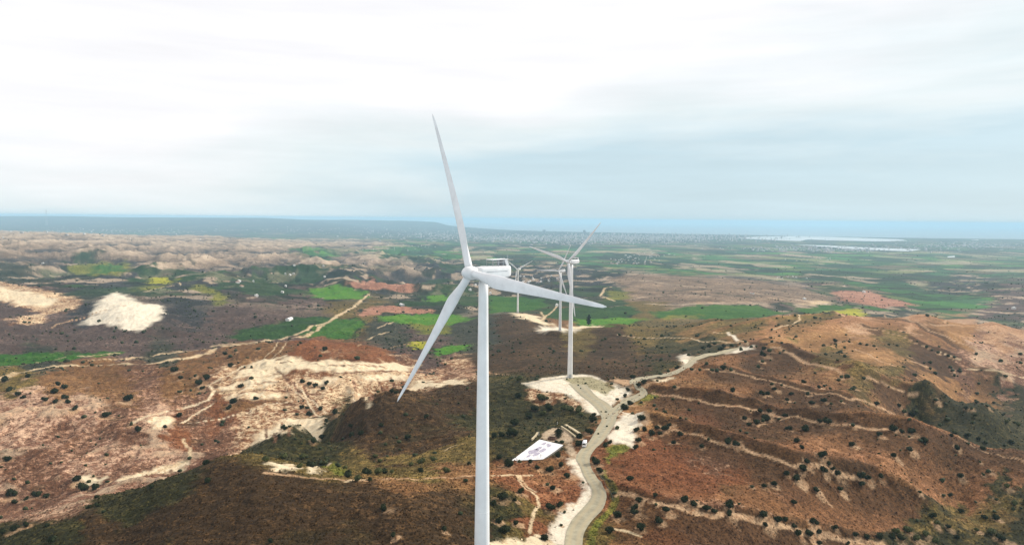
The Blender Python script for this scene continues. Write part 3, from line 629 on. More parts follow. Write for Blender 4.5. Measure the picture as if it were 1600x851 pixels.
# ------------------------------------------------------------------ shrubs: (where they grow, [(px, py, width px), ...]) read off the photograph
SHRUBS = [
 ('on the dark bank below the gravel pad', [(811,593,12),(810,617,12),(847,621,16),(836,638,13),(848,644,13),(860,636,15),(880,638,13),(892,640,13),(903,639,15),(908,648,11)]),
 ('on the dark slope above the white slab', [(826,650,12),(804,660,16),(802,677,18),(784,678,12),(796,677,10),(872,674,15),(772,681,11)]),
 ('along the concrete drive behind the minibus', [(926,655,13),(928,648,9),(921,674,13),(906,681,12),(904,693,12),(878,690,7),(874,711,11)]),
 ('along the lower edge of the white slab', [(795,724,16),(812,720,6),(829,720,9),(779,714,11)]),
 ('on the brown slope below the white slab', [(840,730,9),(858,733,12),(875,726,11),(886,742,13),(911,753,5),(855,756,7),(864,761,10),(814,767,12),(805,780,9)]),
 ('right of the near tower at the bottom', [(785,775,19),(771,785,12),(782,811,9),(779,813,12),(789,828,18),(805,816,10)]),
 ('on the left verge of the white chalk strip', [(861,793,16),(875,788,12),(882,799,6),(877,819,6),(851,839,14)]),
 ('where the gravel pad meets the road', [(989,588,9),(1007,597,10),(998,601,10),(982,608,8),(978,618,8),(985,629,11),(976,636,13),(988,645,5),(965,623,5),(951,592,5),(955,599,5),(1002,628,5)]),
 ('round the pale chalk clearing right of the road', [(1001,652,14),(964,668,7),(994,672,10),(1008,670,10),(1017,677,14),(997,687,10),(993,699,10),(945,694,11),(953,690,9),(932,720,16),(937,734,12)]),
 ('on the verge inside the bend of the road', [(985,747,12),(960,769,7)]),
 ('on the slope right of the lowest road bend', [(963,803,15),(992,801,13),(992,791,13),(998,781,11),(1001,824,14),(952,829,14),(1041,796,13),(1029,813,14),(1025,787,5),(1024,773,9)]),
 ('along the track right of the chalk clearing', [(1027,667,9),(1040,669,12),(1046,663,8),(1031,676,9),(1063,677,10),(1053,690,9),(1097,696,9),(1107,685,7),(1139,690,13),(1150,693,12)]),
 ('in the tight clump above the long crest track', [(1164,653,10),(1183,659,12),(1171,663,8),(1192,656,7),(1199,653,13),(1188,642,10),(1173,641,4),(1202,642,9),(1228,648,9),(1217,654,5)]),
 ('beside the lowest crest track on the red slope', [(1070,779,14),(1084,787,12),(1105,794,14),(1117,798,10),(1140,788,17),(1139,801,13),(1089,781,5),(1155,786,5),(1193,804,16),(1197,820,10)]),
 ('on the red slope above the lowest crest track', [(1175,759,7),(1194,759,9),(1211,755,11),(1241,785,10),(1276,766,10),(1314,764,9),(1216,812,12),(1228,812,10),(1272,815,14)]),
 ('on the lowest track near the bottom edge', [(1242,822,9),(1248,833,13),(1266,835,13),(1280,832,10),(1281,848,10),(1305,824,10),(1325,848,8),(1337,836,10),(1355,839,9),(1378,839,14)]),
 ('on the brown slope below the second crest track', [(1234,668,11),(1259,668,15),(1244,688,11),(1254,698,9),(1285,712,14),(1297,725,9),(1261,721,10),(1331,694,10),(1397,711,9),(1422,703,10)]),
 ('on the crest track amid the right slope', [(1230,739,10),(1255,732,13),(1245,746,13),(1287,735,12),(1302,732,9),(1309,740,11),(1345,745,14),(1356,747,10),(1347,756,11),(1378,745,9)]),
 ('in the line along the second crest track', [(1281,657,9),(1294,658,13),(1332,663,7),(1374,678,9),(1397,669,13),(1411,674,9),(1425,674,12),(1421,681,5),(1447,689,12)]),
 ('on the tan slope near the right edge', [(1498,700,10),(1537,700,10),(1501,744,10),(1531,720,5),(1544,735,7),(1537,740,5),(1502,798,9),(1485,773,9),(1437,767,6),(1474,773,6),(1524,783,5),(1557,779,6)]),
 ('in the dark valley behind the right slope', [(1480,654,7),(1468,663,7),(1493,675,8),(1512,680,9),(1488,680,8),(1573,659,8),(1593,664,9),(1524,647,6),(1566,647,5),(1581,690,9),(1530,685,8),(1540,690,7)]),
 ('at the head of the dark valley', [(1426,647,12),(1413,644,8),(1433,644,8),(1421,654,7)]),
 ('in the thicket at the red slopes foot', [(1401,829,14),(1421,827,17),(1395,837,13),(1409,841,13),(1432,843,14),(1448,836,11),(1459,805,12),(1433,812,6),(1464,817,9),(1482,822,9),(1462,846,12)]),
 ('on the green slope, bottom right corner', [(1526,828,8),(1539,807,10),(1557,808,12),(1551,831,13),(1566,841,15),(1573,760,10),(1587,788,10),(1497,838,9)]),
 ('beside the road junction on the hilltop', [(1158,545,7),(1174,541,6),(1156,536,4),(1165,533,5),(1193,544,8),(1202,547,7),(1192,553,10),(1204,562,5),(1192,564,6),(1185,572,7)]),
 ('in the row below the far bend of the road', [(1104,567,6),(1081,576,6),(1094,577,6),(1112,577,6),(1120,578,7),(1130,575,10),(1142,577,7),(1076,554,5),(1027,594,5),(1054,603,7),(1058,573,8)]),
 ('on the slope between two crest tracks', [(1145,609,10),(1190,614,10),(1200,614,8),(1211,607,8),(1206,599,6),(1221,601,5),(1237,615,8),(1230,624,8),(1269,629,10),(1287,625,10),(1299,630,6),(1262,614,7)]),
 ('on the brown slope above the second crest track', [(1256,596,8),(1281,604,8),(1297,606,7),(1310,593,6),(1274,582,5),(1315,588,6),(1324,587,7),(1314,626,6),(1335,606,8),(1350,590,6),(1370,631,8),(1406,634,9)]),
 ('on the tan ridge towards the upper right', [(1287,539,6),(1306,532,8),(1327,533,5),(1224,547,5),(1206,533,5),(1344,536,5),(1354,538,5),(1366,540,5),(1430,585,7),(1422,556,5)]),
 ('on the far tan ridge near the right edge', [(1448,541,6),(1456,546,5),(1466,550,6),(1482,555,5),(1491,557,5),(1525,552,6),(1563,563,6),(1453,575,5),(1485,573,6),(1488,578,6),(1500,579,7),(1491,586,5)]),
 ('on the pale broken ground by the right edge', [(1462,624,7),(1478,630,5),(1527,627,6),(1553,628,5),(1542,633,6),(1509,637,8),(1518,637,6),(1571,587,6),(1594,552,6),(1594,566,6),(1529,598,5)]),
 ('near the pale track at the left edge', [(41,587,10),(91,599,9),(100,604,10),(84,611,14),(12,609,12),(28,615,9),(36,620,8),(6,593,12),(37,568,5),(130,565,6)]),
 ('on the brown knoll at the left', [(100,620,11),(105,627,9),(116,637,10),(131,650,7),(166,648,14),(198,623,14),(205,662,7),(216,670,13),(70,623,10),(87,627,9)]),
 ('on the pink bare ground at the left', [(9,716,13),(166,709,6),(296,715,7),(281,734,7),(118,748,13),(130,761,18),(148,761,14),(146,743,5),(139,751,6),(134,726,5),(168,751,7),(220,695,4)]),
 ('at the lower left bare slopes foot', [(15,771,17),(57,771,14),(71,775,9),(40,778,9),(22,784,10),(21,826,13),(41,819,11),(4,830,9)]),
 ('on the dark near slope in the lower left', [(321,723,11),(324,750,12),(236,760,10),(152,788,9),(138,791,9),(80,842,14),(149,776,9),(162,798,7),(72,820,8)]),
 ('on the brown top beyond the badlands', [(271,577,12),(281,589,9),(305,586,7),(320,590,12),(311,598,12),(316,606,8),(281,611,6),(298,609,5),(351,552,8),(360,556,7),(360,571,9),(368,547,6)]),
 ('on the chalk of the badlands', [(393,573,6),(393,590,7),(375,603,9),(364,626,12),(357,636,10),(399,622,9),(447,620,7),(279,649,9),(258,666,8),(337,688,6),(442,666,8),(453,665,6)]),
 ('in the middle of the chalk cutting', [(472,595,9),(483,599,10),(492,602,9),(510,598,9),(504,607,8),(464,646,6),(480,636,6),(482,646,11),(471,636,8),(502,638,9),(507,545,9),(403,544,7)]),
 ('along the edge of the second dark hill', [(521,644,12),(509,657,8),(444,669,9),(591,611,6),(611,611,9),(619,613,8),(613,594,7),(503,683,11),(490,688,8)]),
 ('on the dark hill behind the near blade', [(548,665,9),(595,664,10),(594,675,7),(550,679,11),(564,677,10),(634,647,7),(666,651,9),(637,683,12)]),
 ('in the left half of the green saddle', [(414,719,13),(441,714,15),(473,714,12),(467,727,11),(487,725,15),(506,722,10),(528,726,8),(540,730,10),(545,741,14),(558,749,13),(577,749,9),(509,717,10)]),
 ('in the right half of the green saddle', [(574,736,15),(589,737,14),(600,736,12),(611,737,9),(641,726,10),(657,719,14),(677,716,12),(698,734,13),(658,734,12),(587,712,9),(594,719,9),(647,710,8)]),
 ('on the brown slope left of the near tower', [(601,793,15),(694,826,11),(615,836,9),(423,844,11),(719,801,8),(728,750,7),(732,724,9)]),
 ('along the pale cross track beyond the gravel pad', [(968,522,6),(986,523,6),(1032,583,7),(1044,579,6),(1092,550,6),(1098,543,9),(1108,540,9),(1126,545,9),(1116,536,7),(1132,540,9),(1144,539,7),(1089,524,5)]),
]
ORD = ['first', 'second', 'third', 'fourth', 'fifth', 'sixth', 'seventh', 'eighth', 'ninth', 'tenth', 'eleventh', 'twelfth']
SH = []
for gi, (where, lst) in enumerate(SHRUBS):
    P = hit([p[0] for p in lst], [p[1]+0.30*p[2] for p in lst])
    for p, q in zip(lst, P): SH.append([where, p, q, p[2]*q[1]/F])
SH.sort(key=lambda s: -s[1][2])
SINGLE, REST = SH[:292], SH[292:]
# pale trodden soil round the shrubs on the open slopes
hr = random.Random(4)
for s in SH:
    q, wm = s[2], s[3]
    if s[0].startswith(('on the dark', 'lining', 'in the dense', 'in the dark', 'on the second', 'at the head', 'in the left', 'in the right')): continue
    al0 = hr.choice([0.0, 0.35, 0.6, 0.8]); ox, oy = hr.uniform(-.2, .5)*wm, hr.uniform(-.5, .1)*wm
    if al0 == 0: continue
    R = wm*hr.uniform(.7, 1.0)
    idx = np.nonzero((np.abs(GX-q[0]-ox) < 2*R) & (np.abs(GY-q[1]-oy) < 2.4*R))[0]
    X, Y = GX[idx], GY[idx]
    d = np.hypot(X-q[0]-ox, (Y-q[1]-oy)*0.8)/R+0.9*(fbm(X/1.6, Y/1.6, 2, 121)-0.5)
    al = al0*(1-sstep(0.6, 1.15, d)); paint(idx, 'pathp', al)

# ------------------------------------------------------------------ ground mesh
ii = np.arange(NR-1)[:, None]*NC+np.arange(NC-1)[None, :]; ii = ii.ravel()
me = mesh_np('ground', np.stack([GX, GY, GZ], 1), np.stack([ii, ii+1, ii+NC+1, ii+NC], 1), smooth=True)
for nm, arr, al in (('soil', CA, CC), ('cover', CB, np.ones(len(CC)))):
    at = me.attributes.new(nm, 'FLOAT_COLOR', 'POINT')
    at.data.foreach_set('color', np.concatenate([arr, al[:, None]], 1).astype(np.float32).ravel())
m = bpy.data.materials.new('earth'); m.use_nodes = True; t = m.node_tree; b = t.nodes['Principled BSDF']
b.inputs['Roughness'].default_value = 0.95; b.inputs['Specular IOR Level'].default_value = 0.08
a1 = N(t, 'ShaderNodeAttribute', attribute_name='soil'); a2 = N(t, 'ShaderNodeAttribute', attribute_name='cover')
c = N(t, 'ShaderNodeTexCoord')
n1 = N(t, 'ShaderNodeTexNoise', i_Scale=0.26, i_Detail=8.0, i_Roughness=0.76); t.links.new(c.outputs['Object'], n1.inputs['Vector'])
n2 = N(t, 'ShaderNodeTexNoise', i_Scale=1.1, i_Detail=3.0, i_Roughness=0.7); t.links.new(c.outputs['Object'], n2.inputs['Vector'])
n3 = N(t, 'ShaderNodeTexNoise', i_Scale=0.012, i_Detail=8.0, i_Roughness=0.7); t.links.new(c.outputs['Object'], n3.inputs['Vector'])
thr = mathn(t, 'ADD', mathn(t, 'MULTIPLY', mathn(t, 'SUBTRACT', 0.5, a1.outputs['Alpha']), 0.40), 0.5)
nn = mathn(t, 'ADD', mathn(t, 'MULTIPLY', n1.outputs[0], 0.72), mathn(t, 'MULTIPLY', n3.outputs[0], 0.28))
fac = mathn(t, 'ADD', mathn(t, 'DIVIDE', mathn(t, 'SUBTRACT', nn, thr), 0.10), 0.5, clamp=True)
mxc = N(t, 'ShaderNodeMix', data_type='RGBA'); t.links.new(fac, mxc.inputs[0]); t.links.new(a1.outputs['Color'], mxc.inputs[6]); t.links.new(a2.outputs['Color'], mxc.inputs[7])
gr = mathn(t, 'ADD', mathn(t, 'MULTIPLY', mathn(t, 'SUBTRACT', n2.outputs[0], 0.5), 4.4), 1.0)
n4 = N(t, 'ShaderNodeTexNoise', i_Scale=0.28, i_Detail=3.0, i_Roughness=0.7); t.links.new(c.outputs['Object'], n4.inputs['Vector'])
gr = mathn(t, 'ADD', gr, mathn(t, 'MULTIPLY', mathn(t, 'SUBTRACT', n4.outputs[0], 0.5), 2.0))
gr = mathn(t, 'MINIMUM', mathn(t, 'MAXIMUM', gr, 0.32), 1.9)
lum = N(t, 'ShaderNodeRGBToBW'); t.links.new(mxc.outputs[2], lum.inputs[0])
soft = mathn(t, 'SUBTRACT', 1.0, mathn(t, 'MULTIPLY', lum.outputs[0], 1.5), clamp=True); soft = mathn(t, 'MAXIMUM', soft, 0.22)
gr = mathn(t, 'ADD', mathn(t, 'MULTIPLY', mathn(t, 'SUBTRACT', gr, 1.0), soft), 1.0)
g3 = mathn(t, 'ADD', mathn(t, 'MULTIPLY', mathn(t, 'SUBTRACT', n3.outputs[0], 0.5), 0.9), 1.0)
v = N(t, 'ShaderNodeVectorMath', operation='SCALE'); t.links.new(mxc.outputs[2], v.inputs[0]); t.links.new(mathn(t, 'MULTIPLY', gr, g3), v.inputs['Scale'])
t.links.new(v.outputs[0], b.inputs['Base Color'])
bp = N(t, 'ShaderNodeBump', i_Strength=0.5, i_Distance=0.5); t.links.new(n1.outputs[0], bp.inputs['Height']); t.links.new(bp.outputs[0], b.inputs['Normal'])
me.materials.append(m)
link('ground', me, kind='structure')

# ------------------------------------------------------------------ sea, salt lake, haze
m_sea = mat('sea_water', (0.16, 0.22, 0.25), rough=0.35, spec=0.4)
def sheet(name, pts, m, **kw):
    bm = bmesh.new(); bm.faces.new([bm.verts.new(p) for p in pts]); return bm_obj(name, bm, m, **kw)
sheet('sea', [(-62000, 8000, 0), (62000, 8000, 0), (62000, 62000, 0), (-62000, 62000, 0)], m_sea, kind='structure')
m_salt = mat('salt', (0.44, 0.48, 0.49), rough=0.6, var=0.15, vscale=0.002)
def lake(pts):
    a, z = rays([p[0] for p in pts], [p[1] for p in pts]); zz = float(hit([p[0] for p in pts], [p[1] for p in pts], 3000)[:, 2].max())+1.5
    Y = (zz-CAMZ)/z; return [(x*y, y, zz) for x, y in zip(a, Y)]
for pts in ([(1150,372),(1180,369.6),(1240,368.6),(1300,370),(1350,371.8),(1410,374),(1418,376),(1370,377),(1300,375.5),(1262,374),(1250,376.6),(1200,374.5)],
            [(1440,389.5),(1420,392.5),(1350,390),(1280,385),(1240,382),(1290,383.2),(1360,387)], [(1480,400.5),(1492,399.5),(1492,401.5),(1481,402)], [(1515,374.6),(1530,374.4),(1528,375.6)]):
    sheet('salt_lake', lake(pts), m_salt, kind='structure')
hz = bmesh.new(); box(hz, (0, 30000, 189), (136000, 76000, 388))
mh = bpy.data.materials.new('haze_air'); mh.use_nodes = True; t = mh.node_tree; t.nodes.clear()
pv = N(t, 'ShaderNodeVolumePrincipled', i_Density=5.2e-5); pv.inputs['Color'].default_value = (0.50, 0.76, 0.94, 1)
ho = N(t, 'ShaderNodeOutputMaterial'); t.links.new(pv.outputs[0], ho.inputs['Volume'])
bm_obj('haze', hz, mh, kind='stuff', label='pale blue haze over the plain and the sea')

# ------------------------------------------------------------------ roads
def spline(P, n):
    P = np.asarray(P, float); m = len(P); out = []
    for i in range(m-1):
        p0 = P[max(i-1, 0)]; p1 = P[i]; p2 = P[i+1]; p3 = P[min(i+2, m-1)]
        for k in range(n):
            s = k/n; out.append(0.5*((2*p1)+(-p0+p2)*s+(2*p0-5*p1+4*p2-p3)*s*s+(-p0+3*p1-3*p2+p3)*s**3))
    out.append(P[-1]); return np.array(out)
def road(name, L, R, m, lift=0.14, n=10, across=5, extend=None):
    A = hit([p[0] for p in L], [p[1] for p in L])[:, :2]; B = hit([p[0] for p in R], [p[1] for p in R])[:, :2]
    if extend: A = np.vstack([extend[0], A]); B = np.vstack([extend[1], B])
    A = spline(A, n); B = spline(B, n); V = []; 
    for k in range(across+1):
        s = k/across; V.append(A*(1-s)+B*s)
    V = np.stack(V, 1); X = V[..., 0].ravel(); Y = V[..., 1].ravel(); Z = height(X, Y)+lift
    nn, mm = V.shape[:2]; i = (np.arange(nn-1)[:, None]*mm+np.arange(mm-1)[None, :]).ravel()
    me = mesh_np(name, np.stack([X, Y, Z], 1), np.stack([i, i+1, i+mm+1, i+mm], 1), mats=[m], smooth=True)
    uv = me.uv_layers.new(name='UVMap'); li = np.empty(len(me.loops), np.int32); me.loops.foreach_get('vertex_index', li)
    cu = np.stack([np.tile(np.linspace(0, 1, mm), nn), np.repeat(np.arange(nn), mm)*0.5], 1)
    uv.data.foreach_set('uv', cu[li].astype(np.float32).ravel())
    return link(name, me, kind='structure'), A, B
def road_mat(name, c1, c2, worn):
    m = bpy.data.materials.new(name); m.use_nodes = True; t = m.node_tree; b = t.nodes['Principled BSDF']; b.inputs['Roughness'].default_value = 0.9
    b.inputs['Specular IOR Level'].default_value = 0.15
    c = N(t, 'ShaderNodeTexCoord'); n = N(t, 'ShaderNodeTexNoise', i_Scale=0.35, i_Detail=7.0, i_Roughness=0.65); t.links.new(c.outputs['Object'], n.inputs['Vector'])
    r = N(t, 'ShaderNodeValToRGB'); e = r.color_ramp.elements; e[0].position = .35; e[1].position = .68; e[0].color = (*c1, 1); e[1].color = (*c2, 1); t.links.new(n.outputs[0], r.inputs[0])
    sp = N(t, 'ShaderNodeSeparateXYZ'); t.links.new(c.outputs['UV'], sp.inputs[0])
    wv = mathn(t, 'MULTIPLY', mathn(t, 'POWER', mathn(t, 'ABSOLUTE', mathn(t, 'SINE', mathn(t, 'MULTIPLY', sp.outputs[0], 2*math.pi))), 3.0), worn)
    mc = N(t, 'ShaderNodeMix', data_type='RGBA'); t.links.new(wv, mc.inputs[0]); t.links.new(r.outputs[0], mc.inputs[6]); mc.inputs[7].default_value = (*lin((196, 180, 146), K), 1)
    t.links.new(mc.outputs[2], b.inputs['Base Color']); return m
m_road = road_mat('worn_asphalt', lin((164, 156, 132), K), lin((196, 188, 160), K), 0.7)
Lp = [(881,862),(882,851),(885,832),(893,813),(908,796),(921,781),(925,769),(920,756),(912,743),(906,728),(900,715),(908,701),(920,690),(932,670),(940,654),(933,640),(921,628),(908,618),(897,608),(889,599)]
Rp = [(909,864),(910,851),(913,832),(925,813),(941,796),(947,781),(947,769),(941,756),(931,743),(923,728),(922,715),(930,701),(942,690),(955,672),(963,655),(962,642),(950,630),(934,620),(924,610),(917,601)]
rd, RA, RB = road('road', Lp, Rp, m_road)
road('road', [(944,650),(957,638),(972,626),(983,620),(996,615),(1000,611),(992,605),(984,599),(986,593),(1000,589),(1030,585),(1056,578),(1072,568),(1080,560),(1096,554),(1120,550),(1140,545),(1156,539)],
     [(964,650),(974,640),(986,631),(1000,624),(1011,617),(1010,610),(1003,604),(998,599),(1000,596),(1010,593),(1034,589),(1058,584),(1078,574),(1088,564),(1100,559),(1122,554),(1143,549),(1160,542)], m_road, lift=0.20)

# ------------------------------------------------------------------ wind turbines
m_white = mat('white_gelcoat', (0.74, 0.74, 0.74), rough=0.38, spec=0.5, var=0.10, vscale=0.22)
m_tow = mat('tower_paint', (0.76, 0.76, 0.75), rough=0.42, spec=0.45, var=0.10, vscale=0.10)
m_dark = mat('dark_rubber', (0.03, 0.03, 0.035), rough=0.6)
m_grey = mat('galvanised_steel', (0.42, 0.43, 0.44), rough=0.5, metal=0.6)
m_door = mat('door_paint', (0.35, 0.38, 0.40), rough=0.5)
def blade_mesh():
    R0, R1 = 1.1, 41.0; rings = []; NS = 44; NP = 26
    for i in range(NS+1):
        s = i/NS; r = R0+(R1-R0)*s
        f = r/R1
        chord = np.interp(f, [0.02, .06, .12, .2, .26, .4, .6, .8, .93, .98, 1.0], [1.7, 1.72, 2.3, 2.95, 2.95, 2.45, 1.8, 1.22, .85, .55, .10])
        thick = np.interp(f, [0.02, .06, .12, .2, .3, .5, .8, 1.0], [1.0, .98, .62, .38, .28, .22, .18, .15])
        circ = float(np.interp(f, [0.03, .06, .16, .22], [1, .95, .25, 0]))
        tw = rad(float(np.interp(f, [0, .2, .4, .7, 1], [16, 13, 7, 2.5, 0])))
        ring = []
        for k in range(NP):
            an = 2*math.pi*k/NP
            x = 0.5*(1-math.cos(an)); yt = 0.5*thick*1.9*(1.48*math.sqrt(max(x, 0))-0.63*x-1.76*x*x+1.42*x**3-0.51*x**4)
            sy = 1 if an <= math.pi else -1
            af = ((x-0.30)*chord, sy*yt*chord*(1.0 if sy > 0 else 0.65))
            ci = (-0.5*math.cos(an)*1.75*1.0, 0.5*math.sin(an)*1.75)
            px = af[0]*(1-circ)+ci[0]*circ; py = af[1]*(1-circ)+ci[1]*circ
            X = px*math.cos(tw)-py*math.sin(tw); Yp = px*math.sin(tw)+py*math.cos(tw)
            bend = 1.1*f*f
            ring.append((Yp+bend, X, r))            # local: x upwind axis, y along the chord, z out along the blade
        rings.append(ring)
    bm = bmesh.new(); loft(bm, rings); bmesh.ops.recalc_face_normals(bm, faces=bm.faces[:])
    me = bpy.data.meshes.new('blade'); bm.to_mesh(me); bm.free(); me.materials.append(m_white); return me
BLADE = blade_mesh()
def sq_ring(x, wy, z0, z1, e=4.0, n=28):
    zc, hz_ = (z0+z1)/2, (z1-z0)/2; out = []
    for k in range(n):
        a = 2*math.pi*k/n; c_, s_ = math.cos(a), math.sin(a)
        out.append((x, wy*math.copysign(abs(c_)**(2/e), c_), zc+hz_*math.copysign(abs(s_)**(2/e), s_)))
    return out
def turbine(base, H, psi, th, label, near):
    root = empty('wind_turbine', base, 0, label=label, cat='wind turbine', group='wind turbines along the ridge')
    n = 40; rings = []
    Ht = H-1.9
    for i in range(25):
        s = i/24; r = 1.95*(1-s)+1.08*s; rings.append([(r*math.cos(2*math.pi*k/n), r*math.sin(2*math.pi*k/n), Ht*s-0.3*(i == 0)) for k in range(n)])
    bm = bmesh.new(); loft(bm, rings); tw = bm_obj('tower', bm, m_tow, root)
    for s in (0.30, 0.64):
        bm = bmesh.new(); r = 1.95*(1-s)+1.08*s+0.015; rr = [[(r*math.cos(2*math.pi*k/n), r*math.sin(2*math.pi*k/n), Ht*s+dz) for k in range(n)] for dz in (0, .12)]; loft(bm, rr); bm_obj('flange', bm, m_tow, tw)
    bm = bmesh.new(); box(bm, (0, -1.9, 1.6), (0.9, 0.22, 2.1), bev=0.03); d = bm_obj('door', bm, m_door, tw)
    bm = bmesh.new(); box(bm, (0.3, -2.03, 1.6), (0.06, 0.06, 0.3)); bm_obj('handle', bm, m_dark, d)
    bm = bmesh.new(); loft(bm, [[(r*math.cos(2*math.pi*k/n), r*math.sin(2*math.pi*k/n), z) for k in range(n)] for r, z in ((2.9, -0.6), (2.9, 0.12), (2.7, 0.2))]); bm_obj('foundation', bm, mat_conc, root)
    yaw = math.atan2(-math.cos(psi), math.sin(psi))    # local +x -> upwind
    Rz = Matrix.Rotation(yaw, 4, 'Z')
    nac = [(2.3, 1.05, -1.25, 1.15), (2.25, 1.35, -1.6, 1.4), (1.2, 1.6, -1.85, 1.62), (-1.5, 1.65, -1.9, 1.7), (-4.5, 1.65, -1.85, 1.72), (-6.6, 1.6, -1.55, 1.7), (-7.3, 1.45, -1.2, 1.6), (-7.45, 1.1, -0.9, 1.35)]
    bm = bmesh.new(); loft(bm, [sq_ring(*q, e=5.0) for q in [(x, w_*.9, z0*.88, z1*.88) for x, w_, z0, z1 in nac]]); nc = bm_obj('nacelle', bm, m_white, root)
    nc.matrix_local = Matrix.Translation((0, 0, H)) @ Rz
    bm = bmesh.new(); box(bm, (-2.9, 1.5, 0.3), (6.4, 0.03, 0.10)); box(bm, (-2.9, -1.5, 0.3), (6.4, 0.03, 0.10)); bm_obj('seam', bm, m_grey, nc)
    # cooler top: roof plate on posts, slanted rear fairing, dark core between
    bm = bmesh.new()
    box(bm, (-4.2, 0, 2.95), (4.8, 2.4, 0.14), bev=0.05)
    box(bm, (-6.15, 0, 2.2), (0.8, 2.3, 1.65), rot=Matrix.Rotation(rad(28), 3, 'Y'), bev=0.06)
    bm_obj('cooler', bm, m_white, nc)
    bm = bmesh.new(); box(bm, (-5.3, 0, 2.2), (0.25, 2.0, 1.3)); box(bm, (-4.4, 0.0, 2.1), (0.5, 0.5, 1.2)); bm_obj('radiator', bm, m_door, nc)
    bm = bmesh.new()
    for x in (-1.9, -3.6):
        for y in (-1.1, 1.1): tube(bm, (x, y, 1.3), (x, y, 2.95), 0.06)
    tube(bm, (-1.9, -1.15, 2.4), (-5.2, -1.15, 2.4), .04); tube(bm, (-1.9, 1.15, 2.4), (-5.2, 1.15, 2.4), .04)
    bm_obj('railing', bm, m_grey, nc)
    bm = bmesh.new(); box(bm, (-0.2, 0, 1.52), (1.4, 1.2, 0.12), bev=0.03); bm_obj('hatch', bm, m_white, nc)
    bm = bmesh.new(); tube(bm, (-6.9, .5, 1.6), (-6.9, .5, 3.9), .04); tube(bm, (-6.9, .2, 3.8), (-6.9, .8, 3.8), .03); bm_obj('wind_vane', bm, m_grey, nc)
    # rotor
    tilt = rad(5); ov = 3.95
    nv = Vector((math.sin(psi)*math.cos(tilt), -math.cos(psi)*math.cos(tilt), math.sin(tilt)))
    right = Vector((0, 0, 1)).cross(nv).normalized(); up = nv.cross(right).normalized()
    hc = Vector((nv.x, nv.y, 0)).normalized()*ov+Vector((0, 0, H+0.15))
    M = Matrix((nv, right, up)).transposed().to_4x4(); M.translation = hc
    bm = bmesh.new(); rr = []
    for x, r in ((-1.5, 1.15), (-1.3, 1.42), (-0.6, 1.58), (0.2, 1.58), (0.9, 1.42), (1.5, 1.1), (1.9, 0.72), (2.12, 0.32), (2.18, 0.06)):
        rr.append([(x, r*math.cos(2*math.pi*k/32), r*math.sin(2*math.pi*k/32)) for k in range(32)])
    loft(bm, rr); hb = bm_obj('hub', bm, m_white, root); hb.matrix_local = M
    for k in range(3):
        a = th+k*2*math.pi/3
        dr = up*math.cos(a)+right*math.sin(a)*SGN; ch = nv.cross(dr)
        B = Matrix((nv, -ch, dr)).transposed().to_4x4(); B.translation = hc
        b_ = link('blade', BLADE, root); b_.matrix_local = B
    return root
SGN = 1
mat_conc = mat('concrete', (0.42, 0.40, 0.36), rough=0.9, var=0.15, vscale=0.6, bump=0.3)
HUBY = ((735, 426), (886, 409), (877, 423.5), (809, 420.5))
def hubH(k, Y): 
    v = at_dist(*HUBY[k], Y); return v.z-TB[k][2]
LT = ['tall white wind turbine nearest the camera, its tower cut off by the bottom edge',
      'white wind turbine standing on the pale gravel pad beside the road',
      'white wind turbine on the chalk patch just left of the one on the gravel pad',
      'small white wind turbine farthest away, at the edge of the green fields']
for k, (Y, psi, th) in enumerate(((160, -47.5, 335), (520, -45, 44), (932, -48, 28), (1400, -35, 63))):
    turbine(TB[k], hubH(k, Y), rad(psi), rad(th), LT[k], k == 0)

# ------------------------------------------------------------------ shrubs
m_leaf = mat('juniper_leaves', (0.012, 0.016, 0.007), rough=0.9, spec=0.08, col2=(0.034, 0.042, 0.016), vscale=1.3)
m_leaf2 = mat('broom_leaves', (0.040, 0.048, 0.014), rough=0.85, spec=0.15, col2=(0.085, 0.090, 0.030), vscale=1.0)
m_bark = mat('bark', (0.09, 0.07, 0.05), rough=0.9, var=0.3, vscale=6)
def crown(rng, n, leaf, hgt=0.85, lobes=5):
    """leaf-sized faces spread through a few overlapping lobes; unit diameter"""
    L = []
    for i in range(lobes):
        a = rng.uniform(0, 6.28); r = rng.uniform(0.05, 0.24); L.append((r*math.cos(a), r*math.sin(a), rng.uniform(.28, .52)*hgt, rng.uniform(.20, .30)))
    V = []; Fc = []
    for i in range(n):
        lx, ly, lz, lr = L[rng.randrange(lobes)]
        d = Vector((rng.gauss(0, 1), rng.gauss(0, 1), rng.gauss(0, 1)*0.9)).normalized(); rr = lr*(rng.uniform(0.55, 1.12))
        p = Vector((lx, ly, lz))+Vector((d.x*rr, d.y*rr, d.z*rr*hgt))
        if p.z < 0.02: p.z = rng.uniform(0.02, 0.12)
        nrm = (d+Vector((rng.uniform(-.6, .6), rng.uniform(-.6, .6), rng.uniform(-.3, .7)))).normalized()
        a_ = nrm.orthogonal().normalized(); b_ = nrm.cross(a_); s = leaf*rng.uniform(.6, 1.5); k = len(V)
        for u_, v_ in ((-1, -.6), (1, -.6), (.7, .8), (-.7, .8)): V.append(p+a_*u_*s+b_*v_*s)
        Fc.append((k, k+1, k+2, k+3))
    return V, Fc, L
